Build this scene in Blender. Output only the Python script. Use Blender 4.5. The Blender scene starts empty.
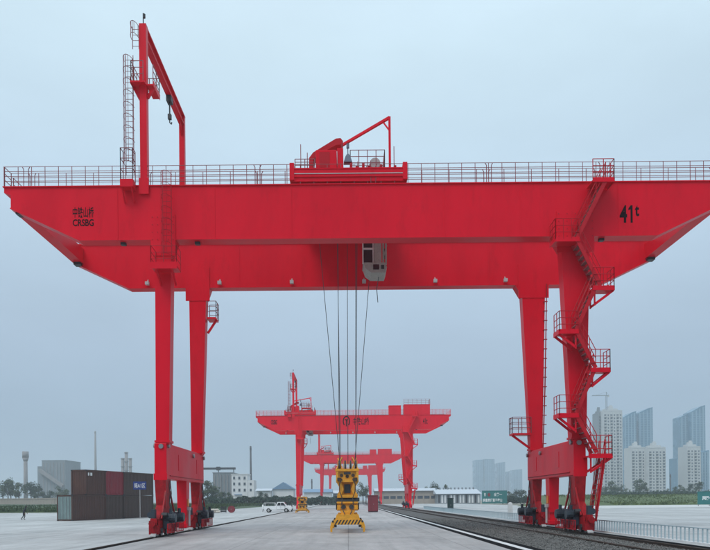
import bpy, math, random
import numpy as np
from mathutils import Vector, Matrix
random.seed(7); rng = np.random.default_rng(7)
R = math.radians
S = bpy.context.scene
COL = S.collection

# ------------------------------------------------------------------ camera
F, U0, V0, ROLL, CAMH = 702.0, 348.0, 500.0, R(0.5), 1.84
cam_d = bpy.data.cameras.new('camera'); cam = bpy.data.objects.new('camera', cam_d); COL.objects.link(cam)
cam.location = (0, 0, CAMH); cam.rotation_euler = (math.pi/2, ROLL, 0)
cam_d.sensor_fit = 'HORIZONTAL'; cam_d.sensor_width = 36; cam_d.lens = F/710*36
cam_d.shift_x = (355-U0)/710; cam_d.shift_y = (V0-275)/710
cam_d.clip_start = 0.1; cam_d.clip_end = 12000
S.camera = cam

# ------------------------------------------------------------------ sky, sun, exposure
SUN_EL, SUN_ROT = R(55), math.pi + 0.62          # behind the camera, a little to the left
W = bpy.data.worlds.new('World'); S.world = W; W.use_nodes = True
nt = W.node_tree; nt.nodes.clear(); N = nt.nodes; L = nt.links
out = N.new('ShaderNodeOutputWorld'); bg = N.new('ShaderNodeBackground'); bg.inputs['Strength'].default_value = 0.1
L.new(bg.outputs[0], out.inputs[0])
sky = N.new('ShaderNodeTexSky'); sky.sky_type = 'NISHITA'; sky.sun_disc = False
sky.sun_elevation = SUN_EL; sky.sun_rotation = SUN_ROT; sky.dust_density = 3.0; sky.air_density = 1.2
tc = N.new('ShaderNodeTexCoord'); sep = N.new('ShaderNodeSeparateXYZ'); L.new(tc.outputs['Generated'], sep.inputs[0])
ramp = N.new('ShaderNodeValToRGB')               # overcast luminance: the zenith about three times the horizon
el = ramp.color_ramp.elements
el[0].position = 0.0; el[0].color = (.275, .385, .520, 1)
el[1].position = 1.0; el[1].color = (.92, 1.08, 1.24, 1)
for p, c in ((.10, (.340, .460, .600, 1)), (.22, (.445, .575, .725, 1)), (.38, (.57, .74, .89, 1)), (.54, (.69, .88, 1.0, 1))):
    e = el.new(p); e.color = c
L.new(sep.outputs[2], ramp.inputs[0])
noi = N.new('ShaderNodeTexNoise'); noi.inputs['Scale'].default_value = 2.2; noi.inputs['Detail'].default_value = 4
mp = N.new('ShaderNodeMapping'); mp.inputs['Scale'].default_value = (1, 1, 3.0); L.new(tc.outputs['Generated'], mp.inputs[0]); L.new(mp.outputs[0], noi.inputs['Vector'])
nr = N.new('ShaderNodeMapRange'); nr.inputs[1].default_value = .25; nr.inputs[2].default_value = .75; nr.inputs[3].default_value = 9.1; nr.inputs[4].default_value = 10.9
L.new(noi.outputs[0], nr.inputs[0])
sc_ = N.new('ShaderNodeVectorMath'); sc_.operation = 'SCALE'; L.new(ramp.outputs[0], sc_.inputs[0]); L.new(nr.outputs[0], sc_.inputs['Scale'])
mx = N.new('ShaderNodeMixRGB'); mx.inputs[0].default_value = .95; L.new(sky.outputs[0], mx.inputs[1]); L.new(sc_.outputs[0], mx.inputs[2])
L.new(mx.outputs[0], bg.inputs[0])
sl = bpy.data.lights.new('sun', 'SUN'); sl.energy = 1.5; sl.angle = R(26); sl.color = (1, .96, .90)
so = bpy.data.objects.new('sun', sl); COL.objects.link(so)
sd = Vector((math.sin(SUN_ROT)*math.cos(SUN_EL), math.cos(SUN_ROT)*math.cos(SUN_EL), math.sin(SUN_EL)))
so.rotation_euler = sd.to_track_quat('Z', 'Y').to_euler()
S.view_settings.view_transform = 'Standard'; S.view_settings.look = 'None'
S.view_settings.exposure = 0.0; S.view_settings.gamma = 1.0; S.view_settings.use_curve_mapping = False
S.render.engine = 'CYCLES'; S.cycles.use_denoising = True
S.cycles.max_bounces = 6; S.cycles.volume_bounces = 1; S.cycles.caustics_reflective = False; S.cycles.caustics_refractive = False

# ------------------------------------------------------------------ helpers
def UV(u, v, Y):
    """pixel of the photograph at depth Y -> X, Z"""
    du, dv = u-U0, V0-v
    x = du*math.cos(ROLL) + dv*math.sin(ROLL); z = -du*math.sin(ROLL) + dv*math.cos(ROLL)
    return x*Y/F, CAMH + z*Y/F
def XU(u, Y, v=500): return UV(u, v, Y)[0]
def ZV(u, v, Y): return UV(u, v, Y)[1]

class MB:
    def __init__(s): s.v = []; s.f = []
    def add(s, vs, fs):
        b = len(s.v); s.v += [tuple(p) for p in vs]; s.f += [tuple(i+b for i in f) for f in fs]; return s
    def hexa(s, p):   # 8 points: bottom ring 0-3 (ccw from above), top ring 4-7
        return s.add(p, [(3,2,1,0), (4,5,6,7), (0,1,5,4), (1,2,6,5), (2,3,7,6), (3,0,4,7)])
    def box(s, x0, x1, y0, y1, z0, z1):
        return s.hexa([(x0,y0,z0),(x1,y0,z0),(x1,y1,z0),(x0,y1,z0),(x0,y0,z1),(x1,y0,z1),(x1,y1,z1),(x0,y1,z1)])
    def loft(s, a, za, b, zb):     # a, b = (x0,x1,y0,y1)
        return s.hexa([(a[0],a[2],za),(a[1],a[2],za),(a[1],a[3],za),(a[0],a[3],za),(b[0],b[2],zb),(b[1],b[2],zb),(b[1],b[3],zb),(b[0],b[3],zb)])
    def bar(s, p, q, w, h, up=(0,0,1)):
        p, q = Vector(p), Vector(q); d = (q-p).normalized(); up = Vector(up)
        if abs(d.dot(up)) > .98: up = Vector((0,1,0))
        a = d.cross(up).normalized(); c = a.cross(d).normalized()
        a *= w/2; c *= h/2
        return s.hexa([p-a-c, p+a-c, q+a-c, q-a-c, p-a+c, p+a+c, q+a+c, q-a+c])
    def rod(s, p, q, r, n=6, r2=None, caps=True):
        p, q = Vector(p), Vector(q); d = (q-p).normalized(); r2 = r if r2 is None else r2
        up = Vector((0,0,1)) if abs(d.z) < .9 else Vector((1,0,0))
        a = d.cross(up).normalized(); c = a.cross(d)
        vs = []
        for (o, rr) in ((p, r), (q, r2)):
            for i in range(n):
                t = 2*math.pi*i/n; vs.append(o + a*math.cos(t)*rr + c*math.sin(t)*rr)
        fs = [(i, (i+1) % n, n+(i+1) % n, n+i) for i in range(n)]
        if caps: fs += [tuple(range(n-1, -1, -1)), tuple(range(n, 2*n))]
        return s.add(vs, fs)
    def path(s, pts, r, n=5):
        for a, b in zip(pts[:-1], pts[1:]): s.rod(a, b, r, n)
        return s
    def prism(s, poly, y0, y1, axis='y'):   # poly of (a, b) extruded along axis
        n = len(poly)
        if axis == 'y': vs = [(a, y0, b) for a, b in poly] + [(a, y1, b) for a, b in poly]
        elif axis == 'x': vs = [(y0, a, b) for a, b in poly] + [(y1, a, b) for a, b in poly]
        else: vs = [(a, b, y0) for a, b in poly] + [(a, b, y1) for a, b in poly]
        fs = [tuple(range(n)), tuple(range(2*n-1, n-1, -1))] + [(i, n+i, n+(i+1) % n, (i+1) % n) for i in range(n)]
        return s.add(vs, fs)
    def mesh(s, name, m, smooth=False):
        me = bpy.data.meshes.new(name); me.from_pydata(s.v, [], s.f); me.update()
        import bmesh
        bm = bmesh.new(); bm.from_mesh(me); bmesh.ops.recalc_face_normals(bm, faces=bm.faces); bm.to_mesh(me); bm.free()
        if m: me.materials.append(m)
        if smooth:
            for p in me.polygons: p.use_smooth = True
        return me
    def build(s, name, m, parent=None, smooth=False, bevel=0):
        o = bpy.data.objects.new(name, s.mesh(name, m, smooth)); COL.objects.link(o)
        if parent: o.parent = parent
        if bevel:
            b = o.modifiers.new('bevel', 'BEVEL'); b.width = bevel; b.segments = 2; b.limit_method = 'ANGLE'
        return o
def empty(name, loc, rz=0):
    o = bpy.data.objects.new(name, None); COL.objects.link(o); o.location = loc; o.rotation_euler = (0, 0, rz); o.empty_display_size = .3; return o
def tag(o, label=None, cat=None, group=None, kind=None):
    if label: o['label'] = label
    if cat: o['category'] = cat
    if group: o['group'] = group
    if kind: o['kind'] = kind
    return o
def struct(o): o['kind'] = 'structure'; return o

# ------------------------------------------------------------------ materials
def mat(name, base, rough=.6, metal=0., var=.12, scale=2., streak=0., bump=0., bscale=30., coat=0., dirt=None, dirt_amt=0., spec=.5):
    m = bpy.data.materials.new(name); m.use_nodes = True
    t = m.node_tree; n, l = t.nodes, t.links; b = n['Principled BSDF']
    b.inputs['Roughness'].default_value = rough; b.inputs['Metallic'].default_value = metal
    b.inputs['Coat Weight'].default_value = coat; b.inputs['Coat Roughness'].default_value = .12
    b.inputs['Specular IOR Level'].default_value = spec
    co = n.new('ShaderNodeTexCoord'); mpn = n.new('ShaderNodeMapping'); l.new(co.outputs['Object'], mpn.inputs[0])
    mpn.inputs['Scale'].default_value = (1, 1, 1-.88*min(1, streak))
    nz = n.new('ShaderNodeTexNoise'); nz.inputs['Scale'].default_value = scale; nz.inputs['Detail'].default_value = 6; nz.inputs['Roughness'].default_value = .6
    l.new(mpn.outputs[0], nz.inputs['Vector'])
    mr = n.new('ShaderNodeMapRange'); mr.inputs[1].default_value = .3; mr.inputs[2].default_value = .7; mr.inputs[3].default_value = 1-var; mr.inputs[4].default_value = 1+var
    l.new(nz.outputs[0], mr.inputs[0])
    vm = n.new('ShaderNodeVectorMath'); vm.operation = 'SCALE'; vm.inputs[0].default_value = base[:3]; l.new(mr.outputs[0], vm.inputs['Scale'])
    src = vm.outputs[0]
    if dirt:
        n2 = n.new('ShaderNodeTexNoise'); n2.inputs['Scale'].default_value = scale*2.7; n2.inputs['Detail'].default_value = 8; n2.inputs['Roughness'].default_value = .7
        l.new(mpn.outputs[0], n2.inputs['Vector'])
        r2 = n.new('ShaderNodeMapRange'); r2.inputs[1].default_value = .52; r2.inputs[2].default_value = .78; r2.inputs[4].default_value = dirt_amt
        l.new(n2.outputs[0], r2.inputs[0])
        mm = n.new('ShaderNodeMixRGB'); l.new(r2.outputs[0], mm.inputs[0]); l.new(src, mm.inputs[1]); mm.inputs[2].default_value = (*dirt, 1); src = mm.outputs[0]
    l.new(src, b.inputs['Base Color'])
    rr = n.new('ShaderNodeMapRange'); rr.inputs[1].default_value = .3; rr.inputs[2].default_value = .7; rr.inputs[3].default_value = max(0, rough-.08); rr.inputs[4].default_value = min(1, rough+.08)
    l.new(nz.outputs[0], rr.inputs[0]); l.new(rr.outputs[0], b.inputs['Roughness'])
    if bump:
        n3 = n.new('ShaderNodeTexNoise'); n3.inputs['Scale'].default_value = bscale; n3.inputs['Detail'].default_value = 4; l.new(co.outputs['Object'], n3.inputs['Vector'])
        bp = n.new('ShaderNodeBump'); bp.inputs['Strength'].default_value = bump; bp.inputs['Distance'].default_value = .02
        l.new(n3.outputs[0], bp.inputs['Height']); l.new(bp.outputs[0], b.inputs['Normal'])
    return m
M = {}
M['red'] = mat('red_paint', (.70, .003, .020), .36, var=.09, scale=.45, streak=.75, coat=.02, dirt=(.40, .005, .012), dirt_amt=.40, spec=.12, bump=.14, bscale=.9)
M['red2'] = mat('red_paint_rail', (.46, .008, .018), .5, var=.12, scale=1., spec=.15)
M['grime'] = mat('grimy_red_paint', (.34, .006, .012), .5, var=.3, scale=3.5, streak=.3, dirt=(.03, .016, .014), dirt_amt=1., spec=.2, bump=.3)
M['redfar'] = mat('red_paint_other_crane', (.78, .007, .028), .4, var=.08, scale=.4, streak=.7, coat=.02, spec=.16)
M['railing'] = mat('railing_paint', (.26, .06, .07), .5, var=.2)
M['ladder'] = mat('ladder_paint', (.38, .012, .022), .5, var=.2, spec=.2)
M['stair'] = mat('stair_paint', (.46, .008, .018), .42, var=.15, spec=.2)
M['tread'] = mat('tread_grating', (.30, .16, .16), .55, metal=.3)
M['dark'] = mat('dark_steel', (.028, .030, .034), .5, var=.3)
M['motor'] = mat('motor_paint', (.022, .035, .050), .42, var=.2)
M['steel'] = mat('bare_steel', (.30, .30, .31), .35, metal=.8, dirt=(.12, .07, .04), dirt_amt=.5)
M['rope'] = mat('wire_rope', (.035, .036, .042), .55)
M['black'] = mat('black_lettering', (.008, .003, .005), .7, spec=.1)
M['white'] = mat('white_paint', (.74, .75, .74), .5, dirt=(.35, .33, .30), dirt_amt=.3)
M['orange'] = mat('orange_notice', (.75, .22, .02), .5)
M['beige'] = mat('cab_paint', (.36, .34, .31), .55, dirt=(.10, .09, .08), dirt_amt=.75, scale=3.5)
M['glass'] = mat('dark_glass', (.015, .018, .022), .08, spec=.8, var=.1)
M['yellow'] = mat('yellow_paint', (.74, .33, .016), .5, var=.2, scale=3, coat=.05, dirt=(.20, .09, .02), dirt_amt=.6)
M['tarp'] = mat('blue_grey_cover', (.12, .16, .22), .7)
M['lamp'] = mat('lamp_housing', (.45, .45, .45), .4)
M['brown'] = mat('brown_container', (.075, .034, .026), .6, var=.2, scale=1.2, streak=.6, dirt=(.12, .06, .035), dirt_amt=.5)
M['brown2'] = mat('dark_brown_container', (.058, .036, .030), .6, var=.2, scale=1.2, streak=.6, dirt=(.10, .05, .035), dirt_amt=.5)
M['maroon'] = mat('maroon_container', (.20, .018, .030), .55, var=.18, scale=1.2, streak=.6, dirt=(.12, .05, .03), dirt_amt=.4)
M['teal'] = mat('grey_green_container', (.17, .24, .24), .6, var=.15, scale=1.5, streak=.5, dirt=(.14, .13, .10), dirt_amt=.4)
M['blue'] = mat('blue_sign', (.010, .035, .19), .5, var=.05)
M['green'] = mat('green_board', (.02, .16, .155), .5, var=.1)
M['concrete2'] = mat('pale_concrete', (.52, .53, .52), .8, var=.1, bump=.3)
M['strip'] = mat('white_concrete_strip', (.60, .61, .61), .75, var=.12, scale=1.5, bump=.3)
M['slot'] = mat('bitumen_slot', (.010, .010, .011), .95, var=.3, spec=.03)
M['rust'] = mat('rusty_rail', (.065, .042, .030), .6, metal=.3, var=.3, scale=4)
M['fence'] = mat('pale_fence_paint', (.36, .46, .50), .6, var=.12, dirt=(.30, .30, .28), dirt_amt=.4)
M['bark'] = mat('bark', (.06, .045, .035), .9)
M['skin'] = mat('skin', (.35, .20, .14), .6)
M['cloth'] = mat('dark_clothes', (.025, .028, .035), .85)
M['rubber'] = mat('tyre', (.02, .02, .02), .8)
M['carwhite'] = mat('white_car_paint', (.78, .79, .80), .25, var=.03, coat=.6)
M['slate'] = mat('blue_grey_roof', (.16, .27, .40), .6, var=.12)
M['paleroof'] = mat('pale_metal_roof', (.50, .55, .60), .5, var=.1)
M['wallwhite'] = mat('white_render', (.68, .69, .69), .8, var=.08, dirt=(.35, .34, .32), dirt_amt=.3, scale=.3)
M['wallbeige'] = mat('beige_render', (.36, .32, .27), .85, var=.1, scale=.2, dirt=(.2, .18, .16), dirt_amt=.4)
M['wallgrey'] = mat('grey_panels', (.20, .23, .25), .7, var=.12, scale=.2, streak=.6)
M['apt'] = mat('apartment_render', (.52, .54, .54), .8, var=.05, scale=.05)
M['bluetower'] = mat('blue_glass_facade', (.075, .21, .32), .25, var=.15, scale=.05)
M['bandblue'] = mat('blue_spandrel', (.22, .36, .46), .5, var=.1, scale=.05)
M['win'] = mat('window_glass', (.05, .07, .09), .2, var=.1)
M['chim'] = mat('chimney_concrete', (.26, .25, .25), .85, var=.1, scale=.2)
M['chimdark'] = mat('dark_chimney', (.085, .085, .095), .85, var=.1, scale=.2)

def leafmat(name, c1, c2):
    m = bpy.data.materials.new(name); m.use_nodes = True; t = m.node_tree; n, l = t.nodes, t.links; b = n['Principled BSDF']
    b.inputs['Roughness'].default_value = .7; b.inputs['Specular IOR Level'].default_value = .2
    co = n.new('ShaderNodeTexCoord'); nz = n.new('ShaderNodeTexNoise'); nz.inputs['Scale'].default_value = .7; nz.inputs['Detail'].default_value = 5
    l.new(co.outputs['Object'], nz.inputs['Vector'])
    rp = n.new('ShaderNodeValToRGB'); rp.color_ramp.elements[0].position = .35; rp.color_ramp.elements[0].color = (*c1, 1)
    rp.color_ramp.elements[1].position = .68; rp.color_ramp.elements[1].color = (*c2, 1); l.new(nz.outputs[0], rp.inputs[0]); l.new(rp.outputs[0], b.inputs['Base Color'])
    return m
M['leaf'] = leafmat('tree_leaves', (.022, .042, .026), (.060, .090, .045))
M['leaf2'] = leafmat('lighter_tree_leaves', (.035, .060, .028), (.095, .120, .055))
M['grass'] = leafmat('grass', (.045, .075, .022), (.12, .16, .05))
M['grassdark'] = leafmat('dark_grass', (.025, .050, .018), (.07, .105, .035))
M['hedge'] = leafmat('hedge_leaves', (.020, .045, .030), (.055, .09, .055))

def concrete_mat(name, base, joint=True):
    m = bpy.data.materials.new(name); m.use_nodes = True; t = m.node_tree; n, l = t.nodes, t.links; b = n['Principled BSDF']
    co = n.new('ShaderNodeTexCoord')
    def noise(scale, det, sx=1, sy=1, rough=.6):
        mpn = n.new('ShaderNodeMapping'); mpn.inputs['Scale'].default_value = (sx, sy, 1); l.new(co.outputs['Object'], mpn.inputs[0])
        z = n.new('ShaderNodeTexNoise'); z.inputs['Scale'].default_value = scale; z.inputs['Detail'].default_value = det; z.inputs['Roughness'].default_value = rough
        l.new(mpn.outputs[0], z.inputs['Vector']); return z.outputs[0]
    def rng_(s, a, b_, c, d):
        r = n.new('ShaderNodeMapRange'); r.inputs[1].default_value = a; r.inputs[2].default_value = b_; r.inputs[3].default_value = c; r.inputs[4].default_value = d; l.new(s, r.inputs[0]); return r.outputs[0]
    def mul(a, b_):
        x = n.new('ShaderNodeMath'); x.operation = 'MULTIPLY'; l.new(a, x.inputs[0]); l.new(b_, x.inputs[1]); return x.outputs[0]
    f = mul(rng_(noise(.12, 6), .3, .7, .84, 1.13), rng_(noise(1.8, 8, 1, .3, .7), .3, .75, 1.09, .80))
    f = mul(f, rng_(noise(9., 6, 1, .6, .75), .3, .75, 1.06, .88))
    f = mul(f, rng_(noise(.30, 6, 1, .12, .65), .3, .7, .84, 1.12))
    f = mul(f, rng_(noise(1.1, 6, 1.2, .05, .6), .50, .70, 1., .80))
    f = mul(f, rng_(noise(2.6, 5, 1, .022), .62, .74, 1., .78))
    f = mul(f, rng_(noise(.9, 7, 1, .35, .7), .64, .74, 1., .70))
    f = mul(f, rng_(noise(.8, 5, .9, .045), .60, .74, 1., .80))      # tyre and drain streaks along the rails
    f = mul(f, rng_(noise(.33, 6, 1, .5, .65), .56, .74, 1., .74))               # damp patches
    if joint:
        br = n.new('ShaderNodeTexBrick'); br.offset = 0; br.inputs['Scale'].default_value = 1
        br.inputs['Brick Width'].default_value = 4.5; br.inputs['Row Height'].default_value = 5.0; br.inputs['Mortar Size'].default_value = .022
        br.inputs['Color1'].default_value = (1,1,1,1); br.inputs['Color2'].default_value = (.84,.84,.84,1); br.inputs['Mortar'].default_value = (.55,.55,.55,1)
        l.new(co.outputs['Object'], br.inputs['Vector'])
        sp = n.new('ShaderNodeSeparateColor'); l.new(br.outputs['Color'], sp.inputs[0]); f = mul(f, sp.outputs[0])
    vm = n.new('ShaderNodeVectorMath'); vm.operation = 'SCALE'; vm.inputs[0].default_value = base; l.new(f, vm.inputs['Scale']); l.new(vm.outputs[0], b.inputs['Base Color'])
    l.new(rng_(noise(.5, 5), .3, .7, .48, .75), b.inputs['Roughness'])
    bp = n.new('ShaderNodeBump'); bp.inputs['Strength'].default_value = .25; bp.inputs['Distance'].default_value = .01; l.new(noise(14, 6), bp.inputs['Height']); l.new(bp.outputs[0], b.inputs['Normal'])
    return m
M['yard'] = concrete_mat('yard_concrete', (.43, .415, .405))
M['yard2'] = concrete_mat('outer_yard_concrete', (.495, .505, .50))
M['earth'] = mat('earth', (.22, .21, .17), .95, var=.25, scale=.05)
M['ballast'] = mat('ballast_bed', (.085, .082, .078), .95, var=.35, scale=6, bump=1., bscale=16, dirt=(.05, .045, .04), dirt_amt=.6)
M['stone'] = mat('ballast_stone', (.13, .128, .122), .9, var=.6, scale=2.2)
# ------------------------------------------------------------------ ground and paving
BIG = 4500
def slab(name, m, x0, x1, y0, y1, z0, z1): return struct(MB().box(x0, x1, y0, y1, z0, z1).build(name, m))
struct(MB().add([(-BIG,-300,-.42),(BIG,-300,-.42),(BIG,BIG+1500,-.42),(-BIG,BIG+1500,-.42)], [(0,1,2,3)]).build('ground', M['earth']))
LX = -9.99; RX = 12.39                 # crane rails
slab('concrete_yard', M['yard2'], -26, LX-.25, -25, 300, -.40, 0)
slab('concrete_yard', M['yard2'], -600, -26.0, -25, 123, -.40, -.004)
slab('concrete_yard', M['yard'], LX+.25, 5.85, -25, 300, -.40, 0)
slab('concrete_yard', M['yard2'], 13.30, 46, -25, 300, -.40, 0)
slab('concrete_yard', M['yard2'], 46, 700, -25, 121.5, -.40, -.004)
slab('rail_slot', M['slot'], LX-.25, LX+.25, -25, 600, -.40, -.004)
slab('cable_slot', M['slot'], 5.85, 6.30, -25, 600, -.40, -.003)
slab('concrete_strip', M['strip'], 6.30, 6.60, -25, 600, -.40, .001)
slab('cable_slot', M['slot'], 6.60, 7.0, -25, 600, -.40, -.003)
slab('drain_slot', M['slot'], 12.98, 13.30, -25, 600, -.40, -.003)
# ballast bed with a slightly uneven surface
def ballast():
    xs = np.linspace(7.0, 12.98, 40); ys = np.concatenate([np.arange(14, 60, .35), np.arange(60, 610, 12)])
    X, Y = np.meshgrid(xs, ys); Z = -.10 + rng.normal(0, .018, X.shape) - .05*np.exp(-((X-10.62)/.3)**2)
    nx, ny = X.shape[1], X.shape[0]; idx = np.arange(nx*ny).reshape(ny, nx)
    q = np.stack([idx[:-1,:-1], idx[:-1,1:], idx[1:,1:], idx[1:,:-1]], -1).reshape(-1, 4)
    me = bpy.data.meshes.new('ballast_bed'); me.from_pydata(np.stack([X, Y, Z], -1).reshape(-1, 3).tolist(), [], q.tolist()); me.materials.append(M['ballast'])
    o = bpy.data.objects.new('ballast_bed', me); COL.objects.link(o); struct(o)
    n = 36000                                   # the stones themselves, for the near stretch
    d = rng.random(n)**1.7; py = 21 + d*50; px = rng.uniform(7.02, 12.96, n)
    keep = np.abs(px-12.40) > .12; py, px = py[keep], px[keep]; n = len(px)
    oc = np.array([(1,0,0),(-1,0,0),(0,1,0),(0,-1,0),(0,0,1),(0,0,-1)], float)
    fc = np.array([(0,2,4),(2,1,4),(1,3,4),(3,0,4),(2,0,5),(1,2,5),(3,1,5),(0,3,5)])
    sz = rng.uniform(.022, .050, n)[:, None, None]*rng.uniform(.65, 1.35, (n, 6, 1))
    a = rng.uniform(0, 6.28, n); c, s = np.cos(a), np.sin(a)
    v = oc[None]*sz; vx = v[..., 0]*c[:, None]-v[..., 1]*s[:, None]; vy = v[..., 0]*s[:, None]+v[..., 1]*c[:, None]; vz = v[..., 2]*.75+vx*rng.uniform(-.4, .4, n)[:, None]
    V = np.stack([vx+px[:, None], vy+py[:, None], vz+(-.085+rng.normal(0, .012, n))[:, None]], -1).reshape(-1, 3)
    Fc = (fc[None]+(np.arange(n)*6)[:, None, None]).reshape(-1, 3)
    me = bpy.data.meshes.new('ballast_stones'); me.vertices.add(len(V)); me.vertices.foreach_set('co', V.ravel())
    me.loops.add(Fc.size); me.loops.foreach_set('vertex_index', Fc.ravel().astype(np.int32)); me.polygons.add(len(Fc))
    me.polygons.foreach_set('loop_start', np.arange(0, Fc.size, 3, dtype=np.int32)); me.update(calc_edges=True); me.validate()
    me.materials.append(M['stone'])
    o2 = bpy.data.objects.new('ballast_stones', me); COL.objects.link(o2)
    tag(o2, 'grey crushed stone ballast between the right hand rails', 'gravel', kind='stuff')
ballast()
RAILP = [(-.075,0),(.075,0),(.075,.025),(.012,.045),(.012,.115),(.036,.125),(.036,.165),(-.036,.165),(-.036,.125),(-.012,.115),(-.012,.045),(-.075,.025)]
def rail(x, zb, m, label, sc=1., y1=600):
    o = MB().prism([(a*sc, b*sc) for a, b in RAILP], -20, y1).build('crane_rail', m); o.location = (x, 0, zb)
    return tag(o, label, 'rail')
rail(LX, -.121, M['rust'], 'steel crane rail in the black slot on the left of the yard', 1.05)
rail(RX, -.13, M['rust'], 'steel crane rail in the ballast under the right hand wheels', 1.1)
rail(10.62, -.20, M['rust'], 'rusty brown rail in the ballast in front of the right hand wheels', 1.3)

# grass verges, kerbs
def verge(name, m, x0, x1, prof, nx=60, amp=.15, skew=0.):
    ys = [p[0] for p in prof]; V = []; Fs = []
    for j, (y, z) in enumerate(prof):
        for i in range(nx+1):
            e = 0 if j == 0 else 1
            k = min(1, (i if x0 > 0 else nx-i)/3)
            V.append((x0+(x1-x0)*(i/nx)**(1.8 if x0 > 0 else 1)+skew*(y-prof[0][0]), y+e*random.uniform(-3, 3), -.10+k*(z+.10+e*random.uniform(-amp, amp))))
    for j in range(len(prof)-1):
        for i in range(nx):
            a = j*(nx+1)+i; Fs.append((a, a+1, a+nx+2, a+nx+1))
    return struct(MB().add(V, Fs).build(name, m))
verge('grass_verge', M['grassdark'], -700, -26, [(123.4, -.02), (125, .35), (170, .6), (240, .9), (330, 1.2)])
verge('grass_bank', M['grass'], 40, 800, [(166, -.05), (170, .5), (190, 1.3), (215, 2.1), (245, 2.7), (420, 3.0)], amp=.2, skew=.30)
slab('path', M['concrete2'], 46, 800, 124, 166, -.40, .02)
slab('kerb', M['dark'], 46, 800, 121.5, 124, -.40, -.02)  # shade of the step at the yard edge, put into a dark strip
slab('kerb', M['concrete2'], -600, -26, 123, 123.4, -.40, .10)
def blades(name, m, label, x0, x1, y0, y1, zf, n, h, w):
    x = rng.uniform(x0, x1, n); y = y0+(y1-y0)*rng.random(n)**1.6; V = []; Fs = []
    for i in range(n):
        z = zf(y[i]); a = rng.uniform(0, 3.14); hh = h*rng.uniform(.4, 1.2); dx, dy = math.cos(a)*w, math.sin(a)*w; b = len(V)
        V += [(x[i]-dx, y[i]-dy, z-.1), (x[i]+dx, y[i]+dy, z-.1), (x[i]+rng.uniform(-w, w), y[i], z+hh)]; Fs.append((b, b+1, b+2))
    return tag(MB().add(V, Fs).build(name, m), label, 'grass', kind='stuff')
blades('grass_tufts', M['grassdark'], 'dark grass growing along the edge of the yard behind the containers', -110, -27, 123.6, 240, lambda y: .3+(y-125)*.005, 9000, .45, .25)
blades('grass_tufts', M['grass'], 'olive green grass growing on the bank below the tower blocks', 64, 260, 167, 260, lambda y: .3+min(2.4, (y-168)*.035), 12000, .5, .3)

# ------------------------------------------------------------------ gantry cranes
XC = 1.2
def railing(mb, pts, h=1.05, step=1.5, r=.024, rails=(.36, .70, 1.05), n=5):
    for a, b in zip(pts[:-1], pts[1:]):
        a, b = Vector(a), Vector(b); d = (b-a).length; k = max(1, round(d/step))
        for z in rails: mb.rod(a+Vector((0,0,z*h/1.05)), b+Vector((0,0,z*h/1.05)), r*.85, n)
        for i in range(k+1):
            p = a.lerp(b, i/k); mb.rod(p, p+Vector((0,0,h)), r, n)
    return mb
def ladder(mb, x, y, z0, z1, w=.42, cage=True, side=-1, n=5, r=.022):
    for s in (-1, 1): mb.rod((x+s*w/2, y, z0), (x+s*w/2, y, z1), r, n)
    z = z0+.15
    while z < z1: mb.rod((x-w/2, y, z), (x+w/2, y, z), r*.7, 4); z += .3
    if cage:
        z = z0+.5; hoops = []
        while z <= z1+.01:
            pts = [(x-w*.62*math.cos(t), y+side*.62*math.sin(t), z) for t in [math.pi*i/8 for i in range(9)]]
            mb.path(pts, r*.8, 4); hoops.append(z); z += .62
        for t in (1, 3, 4, 5, 7):
            a = math.pi*t/8; mb.rod((x-w*.62*math.cos(a), y+side*.62*math.sin(a), hoops[0]), (x-w*.62*math.cos(a), y+side*.62*math.sin(a), hoops[-1]), r*.6, 4)
    return mb
def textmesh(body, m, name, parent, loc, w=None, h=None, bold=0., ex=.004, rot=(math.pi/2, 0, 0)):
    c = bpy.data.curves.new('text', 'FONT'); c.body = body; c.extrude = ex; c.offset = bold; c.align_x = 'LEFT'; c.resolution_u = 4
    o = bpy.data.objects.new('text', c); COL.objects.link(o); bpy.context.view_layer.update()
    me = bpy.data.meshes.new_from_object(o.evaluated_get(bpy.context.evaluated_depsgraph_get())); bpy.data.objects.remove(o)
    co = np.empty(len(me.vertices)*3); me.vertices.foreach_get('co', co); co = co.reshape(-1, 3)
    mn, mxx = co.min(0), co.max(0); co[:, :2] -= mn[:2]; sz = mxx-mn
    sy = (h/sz[1]) if h else 1; sx = (w/sz[0]) if w else sy
    co[:, 0] *= sx; co[:, 1] *= sy; me.vertices.foreach_set('co', co.ravel()); me.update()
    me.materials.clear(); me.materials.append(m)
    q = bpy.data.objects.new(name, me); COL.objects.link(q); q.location = loc; q.rotation_euler = rot
    if parent: q.parent = parent
    return q
GT, GB = 18.75, 15.88        # girder top and bottom
GW, GY2 = .80, 8.5           # girder width, front face of the rear girder
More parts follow.
